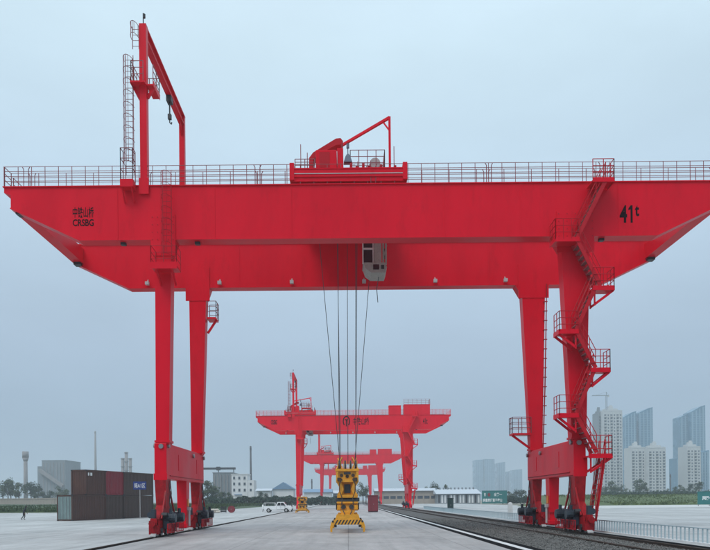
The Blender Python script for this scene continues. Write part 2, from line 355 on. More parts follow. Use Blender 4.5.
def crane(Y0, label, lvl, red, variant):
    root = empty('gantry_crane', (XC, Y0, 0)); tag(root, label, 'crane', 'gantry cranes standing one behind the other')
    lx = lambda u, v, y: UV(u, v, 37.5+y)[0]-XC           # photograph of the first crane -> its own axes
    lz = lambda u, v, y: UV(u, v, 37.5+y)[1]
    n = 5 if lvl == 0 else 4
    st = M['stair'] if lvl == 0 else red
    for gi, gy in enumerate((0., GY2)):
        prof = [(-19.1,17.62),(-15.46,GB),(15.46,GB),(19.1,17.62),(19.1,18.30),(19.45,18.42),(19.45,GT-.05),(-19.45,GT-.05),(-19.45,18.42),(-19.1,18.30)]
        g = MB().prism(prof, gy+.04, gy+GW-.04).build('girder', red, root)
        fl = MB().box(-19.5, 19.5, gy-.03, gy+GW+.03, GT-.05, GT)                          # top flange
        fl.build('top_flange', red, g)
        b = MB().box(-15.46, 15.46, gy, gy+GW, GB-.05, GB-.002)
        for s in (-1, 1):
            p, q = Vector((s*15.45, gy+GW/2, GB-.027)), Vector((s*19.12, gy+GW/2, 17.62-.027)); b.bar(p, q, GW, .05)
        b.build('bottom_flange', red, g)
        for x in (-13.4, -8.2, -4.1, 0., 4.1, 8.2, 13.4): MB().box(x-.03, x+.03, gy+.022, gy+.0395, GB+.02, GT-.07).build('weld_seam', red, g)   # welded joints and stiffener edges
        rl = MB(); 
        for yy in ((gy+.03, gy+GW-.03) if lvl < 2 else (gy+.03,)):
            railing(rl, [(-19.4, yy, GT), (19.4, yy, GT)], step=(.72 if yy < gy+.3 else 1.5) if lvl < 2 else 3, n=n, r=.019 if lvl < 2 else .03, rails=(.28, .54, .80, 1.05))
            if lvl == 0 and gi == 0:                                                     # hooped gate posts between the railing sections
                for k in range(-9, 10, 3):
                    x = k*2.05+.3+.25*math.sin(k*3.1)
                    for q in (-1, 1): rl.path([(x+q*.13, yy-.03, GT), (x+q*.13, yy-.03, GT+.9), (x+q*.20, yy-.03, GT+1.03)], .022, 4)
        for x in (-19.42, 19.42): railing(rl, [(x, gy, GT), (x, gy+GW, GT)], n=n)
        rl.build('railing', M['railing'] if lvl == 0 else red, g)
        rt = MB().box(-18.3, 18.3, gy+GW*.5-.04, gy+GW*.5+.04, GT+.001, GT+.13).build('trolley_rail', M['steel'], g)
    for s in (-1, 1):                                                                     # beams joining the girder ends
        t = MB().box(s*19.05-(.65 if s > 0 else 0), s*19.05+(0 if s > 0 else .65), GW-.03, GY2+.03, 17.50, 18.45).build('end_tie', red, root)
        MB().box(s*18.72-.2, s*18.72+.2, .2, .7, 17.36, 17.55).build('buffer', M['dark'], t)
        MB().box(s*18.72-.22, s*18.72+.22, GY2-.3, GY2+.2, 17.33, 17.499).build('buffer', M['dark'], t)
        rl = railing(MB(), [(s*19.3, GW, 18.5), (s*19.3, GY2, 18.5)], step=2, n=n); rl.build('railing', M['railing'] if lvl == 0 else red, t)
    # legs: (top x0,x1), (bottom x0,x1)
    LG = {-1: ((-11.40, -10.52), (-11.45, -10.75)), 1: ((10.30, 11.85), (10.82, 11.58))}
    if variant: LG[-1] = ((-11.55, -10.45), (-11.5, -10.7)); LG[1] = ((9.9, 11.9), (10.62, 11.75))
    for s in (-1, 1):
        for gy in (0., GY2):
            (a0, a1), (b0, b1) = LG[s]; y0, y1 = gy+.02, gy+GW-.02
            if gy and s < 0: a0, a1 = a0-.1, a1+.15
            m = MB().loft((b0, b1, y0+.04, y1-.04), 4.9, (a0, a1, y0, y1), GB-.052)
            m.loft((a0, a1, y0-.001, y1+.001), GB-.75, (a0-(.25 if s < 0 else .42), a1+.25, y0-.001, y1+.001), GB-.051)      # haunch under the girder
            lg = m.build('leg', red, root)
            gp_ = MB().box(a0-.22, a1+.22, gy-.012, gy+.038, GB-.9, GB+1.3).build('gusset_plate', red, lg)
            if lvl == 0 and gy == 0:
                for zz in (GB-.05, GB+.35, GB+.75, GB+1.15):
                    for q in range(5): xx = a0-.12+(a1-a0+.24)*q/4; MB().rod((xx, gy-.013, zz), (xx, gy-.035, zz), .03, 6).build('bolt', M['red2'], gp_)
            MB().box(b0-.06, b1+.06, y0-.03, y1+.03, 5.0, 5.12).build('base_flange', red, lg)
        # tie beam between front and rear leg
        xs = s*11.19
        sb = MB().box(xs-.325, xs+.325, -.05, 9.6, 3.06, 4.97).build('saddle_beam', red, root, bevel=.03)
        for (y, z) in ((.02, 4.93), (6.1, 4.75), (9.2, 4.8)):
            for q in (-1, 1): MB().rod((xs+q*.326, y+.25, z-.08), (xs+q*.43, y+.25, z-.08), .13, 12).build('hinge_pin', M['steel'], sb)
        if lvl == 0:
            for q in (-1,): MB().rod((xs+q*s*.05, -.052, 4.8), (xs+q*s*.05, -.13, 4.8), .13, 14).build('hinge_pin', M['steel'], sb)
            MB().box(xs-.36, xs+.36, -.10, -.051, 3.0, 3.35).build('end_plate', red, sb)
            MB().rod((xs-s*.345, .6, 3.25), (xs-s*.345, 9.4, 3.25), .03, 6).build('conduit', M['red2'], sb)
            for yy in (2.6, 7.4): MB().box(min(xs-s*.326, xs-s*.345), max(xs-s*.326, xs-s*.345), yy, yy+.7, 3.6, 4.5).build('inspection_cover', red, sb)
        # anchor column between the bogies
        ac = MB().loft((xs-.26, xs+.26, 4.72, 5.38), 1.0, (xs-.30, xs+.30, 4.65, 5.45), 3.058)
        ac.box(xs-.22, xs+.22, 4.8, 5.3, .22, 1.0).box(xs-.32, xs+.32, 4.6, 5.5, .28, .5)
        ac = ac.build('anchor_column', red, root)
        MB().rod((xs-s*.36, 5.05, .35), (xs-s*.36, 5.05, 1.35), .07, 8).box(xs-s*.36-.09, xs-s*.36+.09, 4.95, 5.15, 1.3, 1.5).build('locking_pin', M['lamp'], ac)
        for q in (-1, 1): MB().box(xs+q*.30-.012, xs+q*.30+.012, 4.9, 5.2, 1.55, 2.0).build('notice', M['orange'], ac)
        for gy in (.40, GY2+.4):
            bg_ = MB().loft((xs-.25, xs+.25, gy-.42, gy+.42), 1.5, (xs-.31, xs+.31, gy-.50, gy+.50), 3.058)
            bg_.prism([(gy-1.5, .95), (gy-.55, 1.65), (gy+.55, 1.65), (gy+1.5, .95), (gy+1.5, .72), (gy-1.5, .72)], xs-.20, xs+.20, 'x')
            for q in (-1, 1):
                for e in (-1, 1):
                    bg_.box(xs+q*.24-.03, xs+q*.24+.03, gy+e*1.0-.78, gy+e*1.0+.78, .20, .86)
            bo = bg_.build('bogie', M['grime'] if lvl == 0 else red, root)
            for e in (-1, 1):
                for k in (-.42, .42):
                    yw = gy+e*1.0+k
                    MB().rod((xs-.075, yw, .345), (xs+.075, yw, .345), .305, 18).build('wheel', M['steel'], bo)
                    MB().rod((xs-.29, yw, .345), (xs+.29, yw, .345), .09, 10).build('axle', M['dark'], bo)
                # drive motor with gear case on the inner side
                xm = xs-s*.30
                mo = MB().rod((xm-s*.02, gy+e*.92, .98), (xm-s*.62, gy+e*.92, .98), .24, 12)
                mo.box(min(xm, xm-s*.30), max(xm, xm-s*.30), gy+e*.92-.20, gy+e*.92+.20, .42, 1.0)
                for k in range(5): mo.rod((xm-s*(.18+k*.085), gy+e*.92, .98), (xm-s*(.205+k*.085), gy+e*.92, .98), .275, 12)
                mo.rod((xm-s*.36, gy+e*.92, 1.2), (xm-s*.36, gy+e*.92, 1.48), .09, 8)
                mo.build('drive_motor', M['motor'], bo)
                if lvl < 2:
                    gd = MB()                                                            # wheel guard of upright bars
                    xg = xs-s*.68
                    for z in (.22, .68): gd.bar((xg, gy+e*.95-.8, z), (xg, gy+e*.95+.8, z), .03, .05)
                    for k in range(7): gd.bar((xg, gy+e*.95-.78+k*.26, .2), (xg, gy+e*.95-.78+k*.26, .7), .03, .035)
                    gd.build('wheel_guard', M['red2'] if lvl == 0 else red, bo)
            for e in (-1, 1):
                bf = MB().box(xs-.25, xs+.25, gy+e*1.82-.05, gy+e*1.82+.05, .16, .62).box(xs-.17, xs+.17, gy+e*1.82-.06, gy+e*1.82+.06, .62, .98).rod((xs, gy+e*1.86, .72), (xs, gy+e*2.15, .72), .12, 10).rod((xs, gy+e*2.15, .72), (xs, gy+e*2.22, .72), .17, 10)
                bf.build('buffer', M['grime'] if lvl == 0 else red, bo)
                sw = MB().prism([(gy+e*1.87, .10), (gy+e*2.05, .04), (gy+e*2.05, .10), (gy+e*1.87, .20)], xs-.14, xs+.14, 'x'); sw.build('rail_sweep', M['lamp'], bo)
            if lvl == 0:
                for e in (-1, 1):
                    for k in (-.42, .42):
                        yw = gy+e*1.0+k
                        for q in (-1, 1):
                            MB().rod((xs+q*.271, yw, .345), (xs+q*.33, yw, .345), .15, 10).build('bearing_cap', M['dark'], bo)
                    gc = MB().prism([(gy+e*.55-.24, .45), (gy+e*.55+.24, .45), (gy+e*.55+.16, 1.25), (gy+e*.55-.16, 1.25)], xs-s*.271, xs-s*.40, 'x'); gc.build('gear_case', M['motor'], bo)
                    MB().rod((xs-s*.27, gy+e*1.25, 1.15), (xs-s*.55, gy+e*1.25, 1.15), .13, 10).build('brake', M['dark'], bo)
                    MB().bar((xs-s*.26, gy+e*.45, 2.4), (xs-s*.30, gy+e*1.45, .95), .07, .10).build('strut', M['grime'], bo)
                    for q in (-1, 1): MB().rod((xs+q*.205, gy+e*.9, 1.12), (xs+q*.26, gy+e*.9, 1.12), .12, 10).build('pivot_pin', M['steel'], bo)
                hb = MB().rod((xs+s*.2, gy-1.75, 1.15), (xs+s*.2, gy-1.55, 1.15), .17, 10).box(xs+s*.05-.1, xs+s*.05+.1, gy-1.8, gy-1.5, .95, 1.45); hb.build('brake_cylinder', M['motor'], bo)
                hs = MB()
                for k in range(2):
                    xx = xs-s*(.30+.02*k); yy = gy+.1+k*.2
                    hs.path([(xx, yy, 3.0), (xx-s*.05, yy+.06, 2.3), (xx-s*.02, yy+.02, 1.7), (xx-s*.1, yy+.1, 1.2)], .022, 4)
                hs.build('cable', M['rope'], bo)
    # lamps hung along the lower edge of the rear and front girders
    for u in (148, 220, 292, 364, 435, 505):
        x = lx(u, 286, GY2); lp = MB().box(x-.12, x+.12, GY2-.28, GY2-.06, GB+.12, GB+.32).bar((x, GY2-.1, GB+.3), (x, GY2+.05, GB+.5), .05, .05)
        lp.build('floodlight', M['lamp'], root)
    for x in (-13.2, -9.2, 12.6): MB().box(x-.13, x+.13, .3, .55, GB-.18, GB-.051).build('floodlight', M['dark'], root)
    # maintenance portal above the left end: two posts and a beam in depth
    mxp = -11.94
    p1 = MB().box(mxp-.185, mxp+.185, -.08, .30, GT+.001, 27.35).box(mxp-.26, mxp+.26, -.10, -.032, GT-.5, GT+.35).build('portal_post', red, root)
    p2 = MB().box(mxp-.17, mxp+.17, GY2+.2, GY2+.55, GT+.001, 27.35).build('portal_post', red, root)
    bm_ = MB().box(mxp-.045, mxp+.045, .301, GY2+.199, 26.72, 27.22).box(mxp-.19, mxp+.19, .301, GY2+.5, 27.22, 27.30).box(mxp-.17, mxp+.17, .301, GY2+.199, 26.66, 26.72)
    bm_.prism([(GY2-.5, 26.66), (GY2+.2, 26.66), (GY2+.2, 25.9)], mxp-.04, mxp+.04, 'x')
    bm_.build('portal_beam', red, root)
    if lvl < 2:
        MB().rod((mxp, .1, 27.35), (mxp, .1, 28.0), .03, 6).rod((mxp+.05, .1, 27.75), (mxp+.05, .1, 27.95), .07, 8).build('lightning_rod', M['dark'], p1)
        hy = 5.6; ho = MB().box(mxp-.15, mxp+.15, hy-.28, hy+.28, 26.32, 26.65).rod((mxp, hy, 26.32), (mxp, hy, 25.55), .045, 6).box(mxp-.10, mxp+.10, hy-.10, hy+.10, 25.3, 25.6).path([(mxp, hy, 25.3), (mxp, hy, 25.1), (mxp+.1, hy, 25.0), (mxp+.12, hy, 25.12)], .035, 5)
        ho.build('chain_hoist', M['dark'], root)
        pf = MB().box(mxp-.56, mxp-.186, -.42, 1.2, 24.02, 24.10).box(mxp+.186, mxp+.56, -.1, 1.2, 24.02, 24.10).box(mxp-.186, mxp+.186, -.42, -.082, 24.02, 24.10)
        for q in (-1, 1): pf.bar((mxp+q*.54, .1, 24.02), (mxp+q*.2, .1, 23.45), .12, .14)
        pf.box(mxp-.58, mxp-.561, -.44, 1.2, 23.96, 24.26).box(mxp+.561, mxp+.58, -.1, 1.2, 23.96, 24.26)
        pf = pf.build('portal_platform', red, root)
        railing(MB(), [(mxp+.1, -.40, 24.10), (mxp-.54, -.40, 24.10), (mxp-.54, 1.18, 24.10), (mxp+.54, 1.18, 24.10), (mxp+.54, -.08, 24.10)], step=.55, n=n).build('railing', M['railing'], pf)
        x = -12.72
        ladder(MB(), x, .10, GT+.6, 25.75, n=n).build('caged_ladder', M['railing'], root)
        ladder(MB(), mxp-.42, .12, 26.1, 27.3, w=.34, n=n).build('caged_ladder', M['railing'], root)
        lb = MB().box(x-.34, x+.34, -.55, -.032, GT-.30, GT+.10).bar((x-.25, -.5, GT-.3), (x-.25, .02, GT-.95), .06, .1).bar((x+.25, -.5, GT-.3), (x+.25, .02, GT-.95), .06, .1).build('ladder_platform', red, root)
        railing(MB(), [(x-.32, -.04, GT+.10), (x-.32, -.52, GT+.10), (x+.32, -.52, GT+.10), (x+.32, -.04, GT+.10)], h=1.65, step=.64, n=n).build('railing', M['railing'], lb)
        # ladder down the front of the left leg
        x = lx(168, 220, 0)
        ladder(MB(), x, -.16, 14.35, GT+.72, w=.46, cage=True, n=n, r=.015).build('caged_ladder', M['ladder'] if lvl == 0 else red, root)
        pl = MB().box(x-.68, x+.68, -1.0, -.02, 14.05, 14.12).box(x-.70, x+.70, -1.03, -1.0, 13.95, 14.3)
        for q in (-1, 1): pl.bar((x+q*.4, -.95, 14.05), (x+q*.4, .05, 13.4), .07, .12)
        pl = pl.build('ladder_platform', red, root)
        railing(MB(), [(x-.66, -.04, 14.12), (x-.66, -.98, 14.12), (x+.66, -.98, 14.12), (x+.66, -.04, 14.12)], step=.66, n=n, r=.018).build('railing', M['ladder'] if lvl == 0 else red, pl)
        # small service platforms on the rear legs
        for (xa, xb, z) in ((-10.35, -9.75, lz(210, 317, GY2)), (lx(512, 432, GY2)+.05, 10.85, lz(518, 433, GY2))):
            sp = MB().box(xa, xb, GY2+.0, GY2+1.0, z-.12, z)
            inner = xa if xb > 5 else xb
            sp.bar((inner, GY2+.3, z-.1), (xb if inner == xa else xa, GY2+.3, z-1.0), .1, .14)
            sp = sp.build('service_platform', red, root)
            o_ = xb if inner == xa else xa
            railing(MB(), [(o_, GY2+.02, z), (inner, GY2+.02, z), (inner, GY2+.98, z), (o_, GY2+.98, z)], step=.5, n=n).build('railing', M['railing'] if lvl == 0 else red, sp)
        cl = MB()
        for q in (0, .09, .18): cl.path([(11.95-q*.2, GY2-.02-q*.3, GB), (11.78-q*.2, GY2-.02, 9.), (11.62-q*.2, GY2-.02, 5.1)], .022, 4)
        for k in range(16): zz = 5.4+k*.62; cl.box(11.5+zz*.014, 11.72+zz*.017, GY2-.08, GY2+.02, zz, zz+.05)
        cl.build('cable', M['ladder'], root)
        # zigzag stairs on the front of the right leg
        ys0, ys1 = -.95, -.16
        def P(u, v): return lx(u, v, -.55), lz(u, v, -.55)
        def flight(p, q):
            a, b = P(*p), P(*q); m = MB(); t = MB(); h = MB()
            for y in (ys0, ys1):
                m.bar((a[0], y, a[1]), (b[0], y, b[1]), .05, .20)
                A, B = Vector((a[0], y, a[1])), Vector((b[0], y, b[1]))
                for z in (.5, .95): h.rod(A+Vector((0,0,z)), B+Vector((0,0,z)), .022, n)
                for k in range(4): c = A.lerp(B, k/3); h.rod(c, c+Vector((0,0,.95)), .022, n)
            k = max(3, round(abs(a[1]-b[1])/.27)); 
            for i in range(1, k):
                c = i/k; x = a[0]+(b[0]-a[0])*c; z = a[1]+(b[1]-a[1])*c; t.box(x-.11, x+.11, ys0+.03, ys1-.03, z-.02, z+.02)
            o = m.build('stair_flight', st, root); t.build('treads', M['tread'] if lvl == 0 else red, o); h.build('handrail', st, o)
        def landing(ua, ub, v, rail_side, brk=True):
            (xa, z), (xb, _) = P(ua, v), P(ub, v)
            m = MB().box(xa, xb, ys0-.03, -.02, z-.07, z).box(xa-.01, xb+.01, ys0-.06, ys0-.03, z-.14, z+.10)
            xe = xa if rail_side < 0 else xb; xf = xb if rail_side < 0 else xa
            m.box(min(xe, xe+rail_side*.04), max(xe, xe+rail_side*.04), ys0-.03, -.02, z-.14, z+.10)
            if brk:
                for y in (ys0+.1, -.2): m.bar((xe, y, z-.12), (xf-(xf-xe)*.15, y, z-.80), .08, .12).bar((xf-(xf-xe)*.12, y, z-.06), (xf-(xf-xe)*.12, y, z-.9), .07, .08)
            o = m.build('stair_landing', red, root)
            railing(MB(), [(xf, ys0-.05, z), (xe, ys0-.05, z), (xe, -.05, z)], step=.5, n=n).build('railing', st, o)
        landing(590, 611, 183, 1, False)
        flight((603, 184), (575, 240)); landing(553, 577, 242, -1, False)
        flight((575, 243), (598, 288)); landing(590, 611, 290, 1)
        flight((592, 291), (574, 331)); landing(557, 576, 333, -1)
        flight((575, 335), (593, 369)); landing(588, 607, 371, 1)
        flight((591, 373), (574, 414)); landing(557, 576, 416, -1)
        flight((575, 418), (594, 453)); landing(586, 609, 456, 1)
        flight((602, 458), (593, 521))
    # lettering on the front girder
    if lvl == 0:
        yF = -.0005+.036
        def put(body, u0, u1, v0, v1, bold, nm):
            x0, zb = UV(u0, v1, 37.5); x1, _ = UV(u1, v1, 37.5); _, zt = UV(u0, v0, 37.5)
            textmesh(body, M['black'], nm, root, (x0-XC, yF, zb), x1-x0, zt-zb, bold)
        put('中铁山桥', 72.5, 93.5, 207, 217.5, .012, 'lettering'); put('CRSBG', 72.5, 93.5, 219, 226, .022, 'lettering')
        put('4', 620, 627.5, 205, 222.5, .03, 'lettering');  put('t', 635.3, 639.5, 205, 216, .03, 'lettering')
        x0, zb = UV(629.2, 222.5, 37.5); x1, zt = UV(632.8, 205, 37.5); x0 -= XC; x1 -= XC; hh = zt-zb
        MB().prism([(x0+.09, zb), (x1, zb), (x1, zt), (x0+.10, zt), (x0-.02, zt-hh*.17), (x0-.02, zt-hh*.29), (x0+.09, zt-hh*.22)], yF-.004, yF+.004).build('lettering', M['black'], root)
    elif lvl == 1:
        yF = .0355
        def put(body, u0, u1, v0, v1, bold):
            x0, zb = UV(u0, v1, Y0); x1, _ = UV(u1, v1, Y0); _, zt = UV(u0, v0, Y0)
            textmesh(body, M['black'], 'lettering', root, (x0-XC, yF, zb), x1-x0, zt-zb, bold)
        put('中铁山桥', 353, 369, 417.5, 425, .014); put('41t', 423, 427.5, 418, 424, .02); put('CRSBG', 271, 277, 420, 424.5, .03)
        cx, cz = UV(346.4, 421.3, Y0); cx -= XC
        em = MB()
        for k in range(20):
            t0, t1 = [math.pi*(-.27+1.54*(j/20)) for j in (k, k+1)]
            em.prism([(cx+.52*math.cos(t0), cz+.85*math.sin(t0)), (cx+.52*math.cos(t1), cz+.85*math.sin(t1)), (cx+.74*math.cos(t1), cz+1.1*math.sin(t1)), (cx+.74*math.cos(t0), cz+1.1*math.sin(t0))], .030, .038)
        em.box(cx-.11, cx+.11, .029, .0375, cz-1.0, cz+.35).box(cx-.34, cx+.34, .028, .037, cz+.2, cz+.42)
        em.build('emblem', M['black'], root)
    if variant:      # electrical houses on the girder
        for (u0, u1, v0) in ((389, 401, 404.5), (404, 430, 403.5)):
            x0, x1 = XU(u0, 140, 410)-XC, XU(u1, 140, 410)-XC; zt = ZV(u0, v0, 140)
            zt -= .25; h = MB().box(x0, x1, -.02, 2.4, GT+.002, zt).build('electrical_house', red, root)
            for q in range(3): xx = x0+(x1-x0)*(q+.5)/3; MB().box(xx-.35, xx+.35, -.05, -.021, GT+.15, zt-.12).build('door', red, h)
            MB().box(x0-.05, x1+.05, -.08, 2.45, zt, zt+.08).build('roof', red, h)
            if u0 > 402 and lvl < 2: railing(MB(), [(x0, -.0, zt+.08), (x1, -.0, zt+.08), (x1, 2.4, zt+.08)], step=.8, n=4).build('railing', M['railing'], h)
    return root

# ------------------------------------------------------------------ trolleys
def trolley(X, Y0, label, lvl, red, ropes=None):
    r = empty('hoist_trolley', (X, Y0, GT+.13)); tag(r, label, 'trolley', 'hoist trolleys on top of the gantry cranes')
    for y in (.4, GY2+.4):
        m = MB().box(-3.0, 3.0, y-.46, y+.34, .22, .62).box(-3.0, 3.0, y-.49, y+.37, .62, .68).box(-3.0, 3.0, y-.40, y+.30, .0, .22)
        e = m.build('end_carriage', red, r)
        for x in (-2.4, -1.5, 1.5, 2.4): MB().rod((x, y-.06, .19), (x, y+.06, .19), .19, 14).build('wheel', M['steel'], e)
        for x in (-3.02, 3.02): MB().box(x-.12, x+.12, y-.50, y+.38, .05, .95).build('end_post', red, e)
    for x in (-2.6, 2.6): MB().box(x-.2, x+.2, .75, GY2+.05, .25, .66).build('cross_beam', red, r)
    MB().box(-2.9, 2.9, .75, GY2+.05, .661, .70).build('deck', red, r)
    hz = .70
    h = MB().box(-1.75, -.62, .2, 3.2, hz-.02, hz+1.08).build('machine_house', red, r, bevel=.03)
    MB().box(-.60, -.27, .3, 2.4, hz-.02, hz+1.22).build('switch_cabinet', red, r, bevel=.02)
    MB().box(-1.55, -1.0, .185, .199, hz+.12, hz+.95).build('door', M['red2'], h)
    hp = [(309, 168), (309, 158), (313, 152.5), (336, 138.5), (340.5, 138), (343, 141), (341, 144.5), (336, 145), (316.5, 155.5), (313.5, 159), (313, 168)]
    hp = [(UV(u, v, 38.5)[0]-X0T, UV(u, v, 38.5)[1]-(GT+.13)) for u, v in hp]
    MB().prism(hp, 1.0, 1.7).build('sloping_hood', M['red2'], r)
    # rope drum and gearbox
    MB().rod((-1.6, 5.2, hz+.55), (1.9, 5.2, hz+.55), .42, 16).build('rope_drum', M['motor'], r, True)
    MB().box(1.2, 2.3, 4.6, 5.9, hz-.01, hz+1.0).build('gearbox', M['motor'], r, bevel=.04)
    mt = MB()
    for x in (.9, 1.5): mt.rod((x, 1.2, hz+.25), (x+.5, 1.2, hz+.25), .22, 12)
    mt.box(.3, 2.2, .9, 1.6, hz-.01, hz+.12).build('hoist_motor', M['red2'], r)
    # slewed service jib: two posts and a level beam across the deck
    a, b = Vector((2.22, .1, hz+2.72)), Vector((-1.5, 4.3, hz+2.72))
    MB().bar((2.22, .1, hz-.01), (2.22, .1, hz+2.76), .12, .12).build('jib_post', red, r)
    MB().bar((-1.5, 4.3, hz-.01), (-1.5, 4.3, hz+2.76), .12, .12).build('jib_post', red, r)
    MB().bar(a, b, .11, .14).bar(a+Vector((0,0,-.7)), a.lerp(b, .085)+Vector((0,0,-.05)), .07, .07).build('jib_beam', red, r)
    c = a.lerp(b, .60)
    MB().bar(c+Vector((0,0,-.12)), c+Vector((0,0,-.35)), .16, .14).rod(c+Vector((0,0,-.3)), c+Vector((0,0,-.85)), .028, 5).loft((c.x-.12, c.x+.12, c.y-.12, c.y+.12), c.z-.85, (c.x-.05, c.x+.05, c.y-.05, c.y+.05), c.z-.70).loft((c.x-.24, c.x+.24, c.y-.2, c.y+.2), c.z-1.22, (c.x-.13, c.x+.13, c.y-.12, c.y+.12), c.z-.85).build('hook_block', M['tarp'], r)
    n = 5 if lvl == 0 else 4
    uz = hz+1.10
    up = MB().box(.1, 2.1, 2.5, 4.4, uz-.08, uz)
    for x in (.15, 2.05):
        for y in (2.55, 4.35): up.box(x-.05, x+.05, y-.05, y+.05, hz, uz-.08)
    up = up.build('upper_deck', red, r)
    railing(MB(), [(.12, 4.38, uz), (.12, 2.52, uz), (2.08, 2.52, uz), (2.08, 4.38, uz), (.12, 4.38, uz)], step=.5, n=n, h=1.1).build('railing', M['railing'], up)
    railing(MB(), [(2.75, 2.6, hz), (2.75, 8.8, hz)], step=.9, n=n, h=1.15).build('railing', M['railing'], r)
    railing(MB(), [(-2.75, 3.4, hz), (-2.75, 8.8, hz)], step=.9, n=n).build('railing', M['railing'], r)
    railing(MB(), [(-2.85, -.02, hz-.02), (-1.8, -.02, hz-.02)], step=.6, n=n, h=.5).build('railing', M['railing'], r)
    for x, hh in ((-2.55, 1.35), (2.45, 1.2), (-2.2, .9), (1.2, .45), (.5, .4)): MB().rod((x, .15, hz), (x, .15, hz+hh), .022, 5).build('aerial', M['railing'], r)
    for x in (.15, .45, .8, 1.1, 1.75, 2.5): MB().box(x-.07, x+.07, .1, .3, hz, hz+.22+.1*math.sin(x*9)).build('junction_box', M['red2'], r)
    MB().rod((1.55, 2.9, uz+.55), (1.55, 3.2, uz+.55), .30, 18).rod((1.55, 3.05, uz), (1.55, 3.05, uz+.3), .05, 6).build('ventilator', M['lamp'], r)
    sk = MB().box(-2.9, 2.9, -.085, -.062, .36, .40); sk.build('edge_strip', M['lamp'], r)
    # operator's cab hanging between the girders
    if lvl < 2:
        cb = empty('operator_cab', (0, 0, 0)); cb.parent = r
        bz = -(GT+.13)
        Yc = 3.6
        def cx(u, v): return UV(u, v, 37.5+Yc)[0]-0.05
        def cz(u, v): return UV(u, v, 37.5+Yc)[1]+bz
        off = -X0T if lvl == 0 else 0.
        q = lambda u, v: (cx(u, v)+off, cz(u, v))
        pl = [q(364.5, 262.5), q(366.5, 268.5), q(372, 272.5), q(386, 272.5), q(387.8, 267), q(386, 262.5)]
        body = MB().prism(pl, Yc, Yc+1.6).build('cab_body', M['beige'], cb)
        w0, w1 = q(374, 264.5), q(380, 269.5); MB().box(w0[0], w1[0], Yc-.02, Yc-.001, w1[1], w0[1]).build('window', M['glass'], cb)
        w0, w1 = q(382, 265), q(385, 269); MB().box(w0[0], w1[0], Yc-.03, Yc-.001, w1[1], w0[1]).build('vent', M['dark'], cb)
        w0, w1 = q(384, 246), q(387, 254); MB().box(w0[0], w1[0], Yc+.42, Yc+.9, w1[1], w0[1]).build('control_box', M['rust'], cb)
        q1, q2 = q(363.5, 243), q(375, 262.5)
        MB().box(q1[0], q2[0], Yc+.25, Yc+1.55, q2[1], q1[1]+.35).build('window', M['glass'], cb)
        fr = MB().box(q1[0]-.02, q2[0]+.02, Yc+.19, Yc+.249, q(0, 251.5)[1], q(0, 249.8)[1])
        for x in (q1[0]-.02, q2[0]-.08): fr.box(x, x+.07, Yc+.18, Yc+.26, q2[1], q1[1]+.35)
        fr.build('window_frame', M['white'], cb)
        q1, q2 = q(375, 243), q(382.5, 262.6)
        MB().box(q1[0], q2[0], Yc+.12, Yc+1.5, q2[1]-.05, q1[1]+1.6).build('mast', M['beige'], cb)
        q1, q2 = q(383.5, 243), q(388, 262.6)
        MB().box(q1[0], q1[0]+.10, Yc+.3, Yc+.4, q2[1], q1[1]+1.7).box(q2[0]-.1, q2[0], Yc+.3, Yc+.4, q2[1], q1[1]+1.7).bar((q1[0], Yc+.35, q2[1]+.2), (q2[0], Yc+.35, q1[1]), .06, .06).build('hanger', M['beige'], cb)
        MB().path([(q2[0]-.5, Yc+.1, q2[1]-.8), (q2[0]-.62, Yc+.1, q2[1]-1.5), (q2[0]-.56, Yc+.1, q2[1]-2.3)], .02, 4).build('cable', M['rope'], cb)
    if ropes:
        for (xa, za, xb, zb, dy) in ropes:
            MB().rod((xa-X, 4.5+dy*1.4, za-(GT+.13)), (xb-X, 4.5+dy, zb-(GT+.13)), .020, 6).build('hoist_rope', M['rope'], r)
    return r

